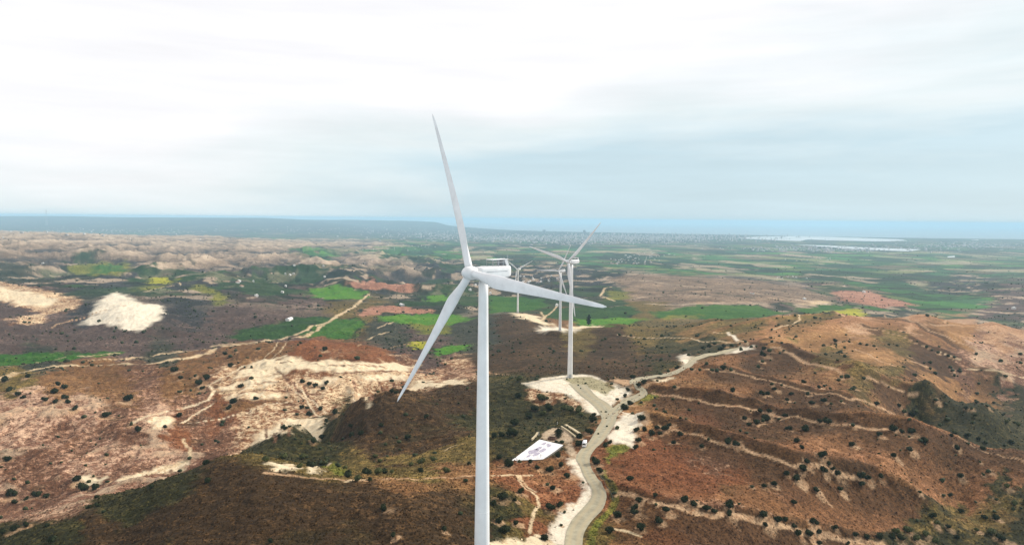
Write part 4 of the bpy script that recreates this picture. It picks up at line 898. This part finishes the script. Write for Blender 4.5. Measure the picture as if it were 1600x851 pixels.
def shrub_mesh(seed, m):
    rng = random.Random(seed); V, Fc, L = crown(rng, 420, 0.040, hgt=rng.uniform(.72, .95), lobes=rng.randint(4, 7))
    nv = len(V); mi = [0]*len(Fc)
    # inner mass of twigs and two short stems
    for lx, ly, lz, lr in L:
        k = len(V)
        for i in range(4):
            for j in range(8):
                ph = math.pi*(i+.5)/4; th = 2*math.pi*j/8; r = lr*0.8*rng.uniform(.75, 1.1)
                V.append(Vector((lx+r*math.sin(ph)*math.cos(th), ly+r*math.sin(ph)*math.sin(th), max(0.02, lz+r*math.cos(ph)))))
        for i in range(3):
            for j in range(8):
                j2 = (j+1) % 8; Fc.append((k+i*8+j, k+i*8+j2, k+(i+1)*8+j2, k+(i+1)*8+j)); mi.append(0)
    for i in range(3):
        a = rng.uniform(0, 6.28); k = len(V); tx, ty = .14*math.cos(a), .14*math.sin(a)
        for z, r, f in ((-.12, .025, 0), (.35, .015, 1)):
            for j in range(4): V.append(Vector((tx*f+r*math.cos(j*1.57), ty*f+r*math.sin(j*1.57), z)))
        for j in range(4): Fc.append((k+j, k+(j+1) % 4, k+4+(j+1) % 4, k+4+j)); mi.append(1)
    return mesh_np('shrub', [tuple(q) for q in V], Fc, mats=[m, m_bark], midx=mi)
VAR = [shrub_mesh(s, m_leaf) for s in range(7)]+[shrub_mesh(20+s, m_leaf2) for s in range(3)]
rs = random.Random(8)
byz = {}
for s in SINGLE: byz.setdefault(s[0], []).append(s)
for where, lst in byz.items():
    lst.sort(key=lambda s: s[1][0]); wmax = max(q[1][2] for q in lst); biggest = [q for q in lst if q[1][2] == wmax]
    for i, s in enumerate(lst):
        px = s[1]; wm = s[3]
        if len(lst) == 1: lb = 'lone dark round shrub '+where
        elif len(biggest) == 1 and s is biggest[0] and wmax >= sorted(q[1][2] for q in lst)[-2]+2: lb = 'largest dark round shrub '+where
        elif i == 0: lb = 'leftmost dark shrub '+where
        elif i == len(lst)-1: lb = 'rightmost dark shrub '+where
        else: lb = ORD[i]+' dark shrub from the left '+where
        green = any(k in where for k in ('dark bank', 'saddle', 'thicket', 'green slope', 'dark valley'))
        me = VAR[rs.randrange(7, 10)] if (green and rs.random() < .5) else VAR[rs.randrange(7)]
        o = link('shrub', me, loc=(s[2][0], s[2][1]+wm*0.15, float(height(s[2][0], s[2][1]+wm*0.15)[0])-0.06*wm), rz=rs.uniform(0, 6.28), label=lb, cat='shrub', group='dark shrubs scattered over the slopes')
        sx = wm*1.32; o.scale = (sx*rs.uniform(.92, 1.1), sx*rs.uniform(.92, 1.1), sx*rs.uniform(.85, 1.05))
# everything smaller of the same kind: one object
_t = (1+5**.5)/2
ICO_V = np.array([(-1,_t,0),(1,_t,0),(-1,-_t,0),(1,-_t,0),(0,-1,_t),(0,1,_t),(0,-1,-_t),(0,1,-_t),(_t,0,-1),(_t,0,1),(-_t,0,-1),(-_t,0,1)])/math.sqrt(1+_t*_t)
ICO_F = np.array([(0,11,5),(0,5,1),(0,1,7),(0,7,10),(0,10,11),(1,5,9),(5,11,4),(11,10,2),(10,7,6),(7,1,8),(3,9,4),(3,4,2),(3,2,6),(3,6,8),(3,8,9),(4,9,5),(2,4,11),(6,2,10),(8,6,7),(9,8,1)])
rg = np.random.default_rng(3)
def blobs(pos, size, hfac, jag=0.35):
    n = len(pos); V = ICO_V[None]*(1+jag*(rg.random((n, 12, 1))-0.5)*2)
    V = V*np.stack([size/2*(0.8+0.5*rg.random(n)), size/2*(0.8+0.4*rg.random(n)), size/2*hfac*(0.8+0.4*rg.random(n))], 1)[:, None, :]
    V[..., 2] += (size*hfac*0.34)[:, None]; V = V+pos[:, None, :]
    return V.reshape(-1, 3), (ICO_F[None]+12*np.arange(n)[:, None, None]).reshape(-1, 3)
# where: vertices of the ground sheet are spread evenly over the view; keep those on scrub
sc_w = WT[:, [PN.index(k) for k in ('mid', 'slate', 'midg', 'brn', 'dkg', 'dk', 'badb', 'oli', 'farb', 'plain', 'tan', 'red', 'dkb', 'redl', 'bad', 'badc')]]@np.array([.9, 1.5, 1.3, .35, .8, .45, .5, .6, .55, .9, .22, .2, .25, .2, .25, .2])
bright = CA[:, 0] > 0.30; green = (CA[:, 1] > CA[:, 0]*1.35)
pr = sc_w*np.where(bright, 0.03, 1)*np.where(green & (GY < 3500), 0.12, 1); pr *= (np.abs(GX/GY) < 0.95) & (GY > 330) & (GY < 9500)
clump = fbm(GX/(GY*0.05), GY/(GY*0.05)+GY/(90.), 3, 131); pr *= sstep(0.42, 0.62, clump)+0.12
pr = pr*np.where(GY < 650, 0.22, 1.0)
pr /= pr.sum(); ids = rg.choice(len(pr), 9000, replace=False, p=pr)
jx = GX[ids]+GY[ids]*0.0008*rg.normal(size=len(ids)); jy = GY[ids]*(1+0.002*rg.normal(size=len(ids)))
pos = np.stack([jx, jy, height(jx, jy)], 1); sz = np.clip(rg.lognormal(0.75, 0.45, len(ids)), 1.0, 7)*np.interp(pos[:, 1], [300, 800, 3000, 9000], [.5, .9, 1.4, 2.0])
rp = np.array([s[2] for s in REST]); rz_ = np.array([s[3]*1.05 for s in REST])
V1, F1 = blobs(np.vstack([pos, rp]), np.concatenate([sz, rz_]), 0.8)
m_far = mat('scrub_leaves', (0.022, 0.030, 0.014), rough=0.9, spec=0.1, col2=(0.05, 0.06, 0.026), vscale=0.3)
tag(link('scrub', mesh_np('scrub', V1, F1, mats=[m_far])), 'small dark bushes dotted over the far slopes and fields', 'bushes', kind='stuff')
# low tufts close by
pr = WT[:, [PN.index(k) for k in ('dk', 'dkg', 'brn', 'red', 'dkb', 'oli', 'redl', 'reds', 'tan', 'bad', 'badb', 'badc')]].sum(1)*(GY < 620)*(np.abs(GX/GY) < 0.95)
pr = pr*np.where(bright, 0.1, 1)*(GY > 150); pr /= pr.sum(); ids = rg.choice(len(pr), 64000, replace=False, p=pr)
jx = GX[ids]+0.4*rg.normal(size=len(ids)); jy = GY[ids]+0.8*rg.normal(size=len(ids))
in_road = np.zeros(len(jx), bool)
rc = np.vstack([RA*(1-k)+RB*k for k in (0., .25, .5, .75, 1.)])
for p in rc[::2]: in_road |= (np.abs(jx-p[0])+np.abs(jy-p[1])) < 2.4
jx, jy = jx[~in_road], jy[~in_road]; ids = ids[~in_road]
pos = np.stack([jx, jy, height(jx, jy)], 1); n = len(pos); sz = 0.35+0.55*rg.random(n)**2*2; sz *= np.interp(jy, [200, 600], [.7, 1.3])
ang = rg.random((n, 1))*6.28+np.array([0, 1.57, 3.14, 4.71])+rg.normal(size=(n, 4))*.3
ring = np.stack([np.cos(ang)*sz[:, None]*.55, np.sin(ang)*sz[:, None]*.55, -0.05+np.zeros((n, 4))], 2)
top = np.stack([rg.normal(size=n)*.1*sz, rg.normal(size=n)*.1*sz, sz*.6], 1)[:, None, :]
V2 = (np.concatenate([ring, top], 1)+pos[:, None, :]).reshape(-1, 3)
F2 = (np.array([(0, 1, 4), (1, 2, 4), (2, 3, 4), (3, 0, 4)])[None]+5*np.arange(n)[:, None, None]).reshape(-1, 3)
me = mesh_np('low_scrub', V2, F2)
base = (CA[ids]*0.55+CB[ids]*0.15)*(0.45+0.9*rg.random((n, 1)))*np.where(rg.random((n, 1)) < .22, 2.0, 1.0)
at = me.attributes.new('tint', 'FLOAT_COLOR', 'POINT')
at.data.foreach_set('color', np.repeat(np.concatenate([base, np.ones((n, 1))], 1), 5, axis=0).astype(np.float32).ravel())
mt = mat('dry_tufts', (0.1, 0.07, 0.04), rough=0.95, spec=0.05); aa = N(mt.node_tree, 'ShaderNodeAttribute', attribute_name='tint'); mt.node_tree.links.new(aa.outputs['Color'], mt.node_tree.nodes['Principled BSDF'].inputs['Base Color'])
me.materials.append(mt); tag(link('low_scrub', me), 'low dry tufts covering the near slopes', 'ground cover', kind='stuff')

# ------------------------------------------------------------------ things beside the road
def P1(px, py): return hit([px], [py])[0]
# white slab with its faded dark markings
A4 = hit([800, 845, 880, 869, 846], [719.5, 686, 694.5, 702, 716])
A4 = A4[:, :2]; zt = max(float(height(p[0], p[1])[0]) for p in A4)+0.25
def aim(px, py, z):
    a, d = rays(px, py); Y = (z-CAMZ)/float(d); return (float(a)*Y, Y)
Q = [aim(px, py, zt) for px, py in ((799, 719), (843, 686), (880, 694.5), (869, 703), (856, 712), (848, 717))]
bm = bmesh.new(); bot = [bm.verts.new((x, y, float(height(x, y)[0])-0.5)) for x, y in Q]; top = [bm.verts.new((x, y, zt)) for x, y in Q]
for i in range(len(Q)):
    j = (i+1) % len(Q); f = bm.faces.new((bot[i], bot[j], top[j], top[i])); f.material_index = 1
bm.faces.new(top); bm.faces.new(bot[::-1])
m_slab = bpy.data.materials.new('painted_concrete'); m_slab.use_nodes = True; t = m_slab.node_tree; b = t.nodes['Principled BSDF']; b.inputs['Roughness'].default_value = .85
c = N(t, 'ShaderNodeTexCoord'); n = N(t, 'ShaderNodeTexNoise', i_Scale=0.5, i_Detail=6.0, i_Roughness=.65); t.links.new(c.outputs['Object'], n.inputs['Vector'])
r = N(t, 'ShaderNodeValToRGB'); e = r.color_ramp.elements; e[0].position = .38; e[1].position = .55; e[0].color = (.50, .48, .47, 1); e[1].color = (.74, .73, .71, 1)
t.links.new(n.outputs[0], r.inputs[0]); t.links.new(r.outputs[0], b.inputs['Base Color'])
slab = empty('concrete_slab', (Q[3][0], Q[3][1], zt), label='wide white concrete slab with faded grey and purple markings left of the road', cat='slab')
mw = Matrix.Translation((-Q[3][0], -Q[3][1], -zt))
bmesh.ops.transform(bm, matrix=mw, verts=bm.verts); bm_obj('deck', bm, [m_slab, mat('slab_side', (.16, .15, .13), rough=.9, var=.3, vscale=1)], slab)
m_mark = mat('faded_paint', (.20, .17, .24), rough=.9, col2=(.50, .47, .52), vscale=1.6)
e0 = np.array(Q[0]); e1 = np.array(Q[1]); u_ = (e1-e0)/np.linalg.norm(e1-e0); 
mk = random.Random(2)
for (px, py, L_, W_) in ((833, 705, 5.5, 2.6), (838, 709, 4.6, 1.6), (842, 700, 3.6, 1.3), (848, 703, 4.6, 1.5), (850, 692.5, 3.2, 1.2), (858, 696, 3.0, 1.2), (826, 712, 3.0, 1.0), (856, 694, 2.0, .9)):
    x, y = aim(px, py, zt); vs = []
    bm = bmesh.new(); nn_ = 18; w_ = np.array([-u_[1], u_[0]])
    for k in range(nn_):
        a_ = 2*math.pi*k/nn_; rr_ = mk.uniform(.75, 1.15); p = np.array([x, y])+u_*math.cos(a_)*L_*.75*rr_+w_*math.sin(a_)*W_*.8*rr_
        vs.append(bm.verts.new((p[0]-Q[3][0], p[1]-Q[3][1], 0.02)))
    bm.faces.new(vs); bm_obj('marking', bm, m_mark, slab)
# low walls, posts and the long trough-like ramps above the drive
m_wall = mat('pale_masonry', lin((214, 196, 160), K), rough=.9, var=.15, vscale=.8, bump=.2)
def wall(px0, py0, px1, py1, h, wd, label, name='low_wall'):
    p = P1(px0, py0); q = P1(px1, py1); c_ = (p+q)/2; L_ = np.hypot(*(q-p)[:2]); bm = bmesh.new(); n_ = 6
    an = math.atan2(q[1]-p[1], q[0]-p[0]); ux, uy = math.cos(an), math.sin(an); rings = []
    for i in range(n_+1):
        s = i/n_; x, y = p[0]+(q[0]-p[0])*s, p[1]+(q[1]-p[1])*s; z = float(height(x, y)[0])
        rings.append([(x-uy*wd/2*a-c_[0], y+ux*wd/2*a-c_[1], z+b_-c_[2]) for a, b_ in ((-1, -.4), (1, -.4), (1, h), (-1, h))])
    loft(bm, rings); o = bm_obj(name, bm, m_wall, label=label, cat='wall'); 
    for pl in o.data.polygons: pl.use_smooth = False
    o.location = c_; return o
wall(884, 664, 906, 678, 0.6, 1.5, 'wide pale masonry ramp wall, upper one of the pair above the drive')
wall(877, 667, 900, 684, 0.8, 0.7, 'narrow pale wall, lower one of the pair above the drive')
wall(831, 688, 840, 677, 0.9, 0.8, 'short pale wall behind the far left corner of the white slab')
for px, py, lb in ((842, 680, 'thin white post behind the far corner of the white slab'), (845, 715.5, 'thin dark post at the front edge of the white slab'), (808, 722, 'short post at the near left tip of the white slab'), (871, 664, 'thin white post on the bank at the top of the drive')):
    p = P1(px, py); bm = bmesh.new(); tube(bm, (0, 0, -.3), (0, 0, 1.9), .09); tube(bm, (0, 0, 1.9), (0, 0, 2.0), .12)
    bm_obj('post', bm, m_dark if 'dark' in lb else m_white, label=lb, cat='post').location = p
# brown stone hut-like enclosure between slab and tree
p = P1(863, 686); hut = empty('stone_enclosure', (p[0], p[1], p[2]), rad(-20), label='low brown stone enclosure between the white slab and the drive', cat='enclosure')
m_stone = mat('brown_stone', lin((120, 92, 78), K), rough=.9, var=.3, vscale=2, bump=.4)
for (cx, cy, sx, sy) in ((0, 1.4, 4.0, .4), (0, -1.4, 4.0, .4), (-1.8, 0, .4, 2.4), (1.8, 0, .4, 2.4)):
    bm = bmesh.new(); box(bm, (cx, cy, .45), (sx, sy, 1.3), bev=.05); bm_obj('side_wall', bm, m_stone, hut)
# guard rail on the outside of the bend
gp = hit([930, 934, 939, 945, 951, 955.5, 957.5], [728, 738, 747, 756, 765, 774, 782])
gr_ = empty('guard_rail', gp[0], label='dark metal guard rail on the outer edge of the lowest road bend', cat='guard rail')
sp_ = spline(gp[:, :2], 5); zs = height(sp_[:, 0], sp_[:, 1]); bm = bmesh.new(); rings = []
m_rail = mat('weathered_rail', (.10, .10, .08), rough=.6, metal=.3, var=.3, vscale=2)
for i in range(len(sp_)):
    d = sp_[min(i+1, len(sp_)-1)]-sp_[max(i-1, 0)]; d = d/np.linalg.norm(d); nx, ny = -d[1], d[0]
    rings.append([(sp_[i][0]+nx*a-gp[0][0], sp_[i][1]+ny*a-gp[0][1], zs[i]+b_-gp[0][2]) for a, b_ in ((0, .45), (.05, .52), (0, .6), (.05, .68), (0, .76), (-.05, .6))])
loft(bm, rings); bm_obj('beam', bm, m_rail, gr_)
for i in range(0, len(sp_), 2):
    bm = bmesh.new(); box(bm, (sp_[i][0]-gp[0][0]+.1, sp_[i][1]-gp[0][1], zs[i]+.3-gp[0][2]), (.14, .14, .9)); bm_obj('post', bm, m_rail, gr_)

# minibus
vp = P1(911, 706); vq = P1(918, 688); yaw = math.atan2((vq-vp)[1], (vq-vp)[0])
c_ = (vp+vq)/2; van = empty('minibus', (c_[0]-0.3, c_[1], float(height(c_[0], c_[1])[0])+0.18), yaw, label='small white minibus parked on the left edge of the road by the drive', cat='minibus')
m_body = mat('white_car_paint', (.82, .82, .82), rough=.25, spec=.5); m_glass = mat('dark_glass', (.02, .025, .03), rough=.08, spec=.6)
m_lamp = mat('lamp_glass', (.8, .8, .75), rough=.1); m_red = mat('red_lamp', (.35, .02, .02), rough=.3)
def prof(x, wb, wt, z0, zb, zt): return [(x, -wb, z0), (x, -wb, zb), (x, -wt, zt), (x, wt, zt), (x, wb, zb), (x, wb, z0)]
bm = bmesh.new(); loft(bm, [prof(-3.1, .93, .80, .5, 1.3, 2.35), prof(-3.0, 1.0, .88, .35, 1.35, 2.6), prof(1.3, 1.0, .88, .35, 1.35, 2.62), prof(1.75, 1.0, .82, .35, 1.35, 2.35), prof(2.45, .98, .88, .35, 1.2, 1.38), prof(3.0, .93, .80, .38, 1.0, 1.1), prof(3.1, .88, .7, .5, .85, .95)])
bmesh.ops.bevel(bm, geom=bm.edges[:], offset=.05, segments=2, affect='EDGES'); bm_obj('body', bm, m_body, van)
for sy in (-1, 1):
    for x0, x1 in ((-2.7, -1.6), (-1.5, -.4), (-.3, .7), (.8, 1.5)):
        bm = bmesh.new(); vs = [bm.verts.new((x, sy*(1.0-(z-1.35)*.096+.012), z)) for x, z in ((x0, 1.42), (x1, 1.42), (x1-.05, 2.2), (x0+.02, 2.2))]; bm.faces.new(vs)
        r_ = bmesh.ops.extrude_face_region(bm, geom=bm.faces[:]); bmesh.ops.translate(bm, vec=(0, sy*.012, 0), verts=[v for v in r_['geom'] if isinstance(v, bmesh.types.BMVert)]); bm_obj('window', bm, m_glass, van)
for pts, nm in (([(1.80, -.76, 2.28), (1.80, .76, 2.28), (2.44, .84, 1.44), (2.44, -.84, 1.44)], 'windscreen'), ([(-3.13, -.7, 2.1), (-3.13, .7, 2.1), (-3.15, .78, 1.45), (-3.15, -.78, 1.45)], 'rear_window')):
    bm = bmesh.new(); f = bm.faces.new([bm.verts.new((x+(.03 if x > 0 else -.01), y, z+.02)) for x, y, z in pts]); bm_obj(nm, bm, m_glass, van)
for x in (-2.0, 2.0):
    for y in (-.92, .92):
        bm = bmesh.new(); tube(bm, (x, y-.12, .34), (x, y+.12, .34), .36, n=20); wh = bm_obj('wheel', bm, m_dark, van)
        bm = bmesh.new(); s_ = math.copysign(1, y); tube(bm, (x, y+s_*.11, .34), (x, y+s_*.14, .34), .2, n=14); bm_obj('rim', bm, m_grey, wh)
for y in (-.7, .7):
    bm = bmesh.new(); box(bm, (3.08, y, .82), (.08, .3, .18), bev=.02); bm_obj('headlight', bm, m_lamp, van)
    bm = bmesh.new(); box(bm, (-3.08, y*1.15, 1.2), (.08, .12, .4), bev=.02); bm_obj('tail_light', bm, m_red, van)
for y in (-1.12, 1.12):
    bm = bmesh.new(); box(bm, (1.85, y, 1.55), (.12, .16, .28), bev=.03); bm_obj('mirror', bm, m_dark, van)

# tall cypress at the field edge
def tree(px, py, hpx, wide, name, label, seed, dark=True, kind='tree'):
    p = P1(px, py); H_ = hpx*p[1]/F; rng = random.Random(seed); root = empty(name, p, label=label, cat=kind)
    bm = bmesh.new(); tube(bm, (0, 0, -.5), (0, 0, H_*.6), .035*H_, .012*H_, n=7)
    for i in range(5):
        a_ = i*1.3; z = H_*(.2+.1*i); tube(bm, (0, 0, z), (math.cos(a_)*H_*wide*.35, math.sin(a_)*H_*wide*.35, z+H_*.12), .012*H_, .004*H_, n=5)
    bm_obj('trunk', bm, m_bark, root)
    V = []; Fc = []
    for i in range(1500):
        z = rng.random()**.9; rad_ = wide*.5*math.sin(math.pi*min(1, (z*.93+.07)**.75))**.7*(0.75+.25*math.sin(z*23+seed))
        a_ = rng.uniform(0, 6.283); r_ = rad_*(rng.random()**.4)*(1+.25*math.sin(3*a_+z*9)); q = Vector((r_*math.cos(a_), r_*math.sin(a_), .06+z*.94))*H_
        nr = Vector((rng.gauss(0, 1), rng.gauss(0, 1), rng.gauss(0, 1))).normalized(); u1 = nr.orthogonal().normalized(); u2 = nr.cross(u1); s = H_*.028*rng.uniform(.6, 1.5); k = len(V)
        for u, v in ((-1, -.7), (1, -.7), (.7, .8), (-.7, .8)): V.append(q+u1*u*s+u2*v*s)
        Fc.append((k, k+1, k+2, k+3))
    link('crown', mesh_np('crown', [tuple(v) for v in V], Fc, mats=[m_leaf]), root); return root
tree(920, 507, 16, .55, 'cypress', 'tall dark conical tree on the near edge of the bright green field', 5)
tree(872, 684, 16, .85, 'carob_tree', 'round dark tree beside the top of the concrete drive', 6)

# ------------------------------------------------------------------ houses
m_hw = mat('whitewash', (.74, .72, .68), rough=.85, var=.08, vscale=.05); m_hr = mat('roof_tiles', (.42, .24, .17), rough=.9, var=.15, vscale=.2); m_hf = mat('flat_roof', (.78, .77, .75), rough=.85)
m_hc = mat('cream_wall', (.58, .50, .40), rough=.9, var=.1, vscale=.05)
def house_mesh(k):
    bm = bmesh.new(); rng = random.Random(k); W_, D_, H_ = rng.uniform(9, 16), rng.uniform(8, 12), rng.uniform(4, 8)
    if k == 3: W_, D_, H_ = 34, 14, 7
    box(bm, (0, 0, H_/2-.5), (W_, D_, H_+1))
    if k in (0, 2):      # pitched roof
        v = [bm.verts.new(q) for q in ((-W_/2-.5, -D_/2-.5, H_), (W_/2+.5, -D_/2-.5, H_), (W_/2+.5, D_/2+.5, H_), (-W_/2-.5, D_/2+.5, H_), (-W_/2+1, 0, H_+2.6), (W_/2-1, 0, H_+2.6))]
        for f in ((0, 1, 5, 4), (2, 3, 4, 5), (1, 2, 5), (3, 0, 4), (3, 2, 1, 0)): bm.faces.new([v[i] for i in f]).material_index = 1
    elif k == 3:
        v = [bm.verts.new(q) for q in ((-W_/2-.6, -D_/2-.6, H_), (W_/2+.6, -D_/2-.6, H_), (W_/2+.6, D_/2+.6, H_), (-W_/2-.6, D_/2+.6, H_), (-W_/2-.6, 0, H_+2.2), (W_/2+.6, 0, H_+2.2))]
        for f in ((0, 1, 5, 4), (2, 3, 4, 5), (1, 2, 5), (3, 0, 4), (3, 2, 1, 0)): bm.faces.new([v[i] for i in f]).material_index = 1
    else:
        box(bm, (0, 0, H_+.3), (W_+.6, D_+.6, .35), mi=1); box(bm, (W_*.2, D_*.1, H_+1.5), (W_*.35, D_*.4, 2.2)); box(bm, (W_*.2, D_*.1, H_+2.7), (W_*.39, D_*.44, .2), mi=1)
    for x in np.linspace(-W_*.32, W_*.32, 3):
        for sy in (-1, 1):
            for z in ([H_*.35] if H_ < 5.5 else [H_*.25, H_*.7]): box(bm, (x, sy*(D_/2+.003), z), (1.3, .12, 1.4), mi=2)
    me = bpy.data.meshes.new('house'); bmesh.ops.recalc_face_normals(bm, faces=bm.faces[:]); bm.to_mesh(me); bm.free()
    for m in ((m_hc if k == 2 else m_hw), (m_hr if k in (0, 2) else m_hf), m_glass): me.materials.append(m)
    return me
HM = [house_mesh(k) for k in range(5)]
rh = random.Random(12)
def house(px, py, k, label, group=None, sc=1.0, name='house'):
    p = hit([px], [py], 1200)[0]; sc_ = (0.62 if group else 0.75)
    o = link(name, HM[k], loc=p, rz=rh.uniform(0, 3.14), label=label, cat='building', group=group); o.scale = (sc_,)*3 if k != 3 else (.5, .5, .5); return o
for px, py, k, lb in ((452, 500, 3, 'long white farm shed at the dark green field edge left of the field road'), (628, 477, 3, 'long white shed on the pale cut above the bright green field'),
        (5, 372, 1, 'white building on the badlands crest at the far left edge'), (196, 371, 1, 'left building of the white pair on the badlands crest'), (203, 373, 4, 'right building of the white pair on the badlands crest'),
        (313, 374, 3, 'lone white building on the far crest right of the white pair'), (67, 413, 1, 'small white building at the foot of the pale badlands on the left'),
        (374, 440, 4, 'white building beside the dark grove above the field road'), (1350, 457, 1, 'white building on top of the red field on the right'), (1257, 468, 4, 'small white building on the pale patch left of the red field'),
        (1175, 459, 0, 'small house with red roof on the pinkish terrace'), (641, 519, 0, 'small tan house beside the green field behind the lower blade'), (1584, 483, 1, 'white building by the zigzag track at the right edge'),
        (870, 478, 4, 'white building on the green field left of the towers')):
    house(px, py, k, lb)
def village(n, cx, cy, rx, ry, label, group, ks=(0, 1, 1, 2, 4)):
    for i in range(n):
        a_ = rh.uniform(0, 6.28); r_ = math.sqrt(rh.random()); house(cx+rx*r_*math.cos(a_), cy+ry*r_*math.sin(a_), ks[rh.randrange(len(ks))], label, group)
village(46, 985, 408, 45, 6, 'small white house in the village behind the second hub', 'village houses behind the second hub')
village(26, 1010, 399, 50, 5, 'white block in the upper rows of the village behind the second hub', 'upper village blocks', (1, 3, 4))
village(24, 840, 436, 35, 8, 'small white house among dark trees left of the second tower', 'houses left of the second tower')
village(10, 755, 452, 35, 12, 'pale farm building among dark trees behind the near tower', 'farm buildings behind the near tower')
village(26, 620, 387, 70, 5, 'pale house in the line of buildings on the far left plain', 'houses on the far left plain', (0, 1, 4))
village(16, 1260, 404, 40, 4, 'white house in the hamlet below the salt lake', 'hamlet below the salt lake')
village(8, 480, 425, 60, 14, 'pale farmhouse among the groves in the middle distance', 'farmhouses in the middle distance')
village(6, 400, 450, 50, 14, 'pale farmhouse on the dark ground above the field road', 'farmhouses above the field road')
village(8, 1240, 434, 30, 3, 'small white house on the plain above the pinkish terrace', 'houses above the terrace')
# the town on the coast, one mass
V = []; Fc = []; rt_ = np.random.default_rng(9)
def town(n, cx, cy, rx, ry, hmax):
    pts = rt_.normal(size=(n, 2))*0.5; px = cx+pts[:, 0]*rx; py = cy+pts[:, 1]*ry; P = hit(px, py, 4000)
    for q in P:
        w_, d_, h_ = rt_.uniform(9, 30), rt_.uniform(9, 22), 5+hmax*rt_.random()**3; a_ = rt_.uniform(0, 3.14); ca, sa = math.cos(a_), math.sin(a_); k = len(V)
        if q[2] < 1: continue
        for z in (-2, h_):
            for u, v in ((-1, -1), (1, -1), (1, 1), (-1, 1)): V.append((q[0]+(u*w_*ca-v*d_*sa)/2, q[1]+(u*w_*sa+v*d_*ca)/2, q[2]+z))
        for f in ((4, 5, 6, 7), (0, 1, 5, 4), (1, 2, 6, 5), (2, 3, 7, 6), (3, 0, 4, 7)): Fc.append([k+i for i in f])
town(1500, 1020, 371, 200, 5.5, 45); town(700, 800, 372, 160, 6, 22); town(420, 1310, 389, 150, 5, 14); town(350, 950, 377, 160, 5, 20); town(260, 1520, 383, 90, 5, 12); town(300, 680, 366, 90, 6, 15); town(160, 560, 360, 160, 5, 12); town(160, 200, 361, 180, 5, 12)
tag(link('town', mesh_np('town', V, np.array(Fc), mats=[mat('town_walls', (.24, .25, .26), rough=.9, col2=(.52, .50, .48), vscale=.01)])), 'pale coastal town spread along the shore on the horizon', 'town', kind='stuff')
for px, py, hh, ww, lb in ((913, 366, 95, 60, 'tall dark tower block rising above the coastal town behind the second rotor'), (850, 363.5, 70, 75, 'broad tower block above the left part of the coastal town')):
    p = P1(px, py); bm = bmesh.new(); box(bm, (0, 0, hh/2), (ww, 25, hh)); box(bm, (0, 0, hh+4), (ww*.5, 16, 8)); 
    for z in np.arange(6, hh-3, 6.5): box(bm, (0, -12.53, z), (ww*.9, .2, 2.6), mi=1)
    bm_obj('tower_block', bm, [mat('block_concrete', (.3, .32, .35), rough=.9), m_glass], label=lb, cat='building').location = p
# lattice mast on the far left horizon
p = P1(73, 352); mh_ = 24*p[1]/F; mast = empty('radio_mast', p, label='thin lattice mast standing against the horizon at the left', cat='mast')
bm = bmesh.new(); wb = mh_*.05
for s in ((-1, -1), (1, -1), (1, 1), (-1, 1)): tube(bm, (s[0]*wb, s[1]*wb, -2), (s[0]*wb*.15, s[1]*wb*.15, mh_), 1.3, .8, n=5)
for i in range(12):
    z0, z1 = mh_*i/12, mh_*(i+1)/12; k0, k1 = 1-.85*i/12, 1-.85*(i+1)/12
    for s, s2 in (((-1, -1), (1, -1)), ((1, 1), (-1, 1)), ((1, -1), (1, 1)), ((-1, 1), (-1, -1))): tube(bm, (s[0]*wb*k0, s[1]*wb*k0, z0), (s2[0]*wb*k1, s2[1]*wb*k1, z1), .6, n=4)
bm_obj('lattice', bm, m_grey, mast); bm = bmesh.new(); tube(bm, (0, 0, mh_), (0, 0, mh_*1.1), .8); bm_obj('antenna', bm, m_grey, mast)
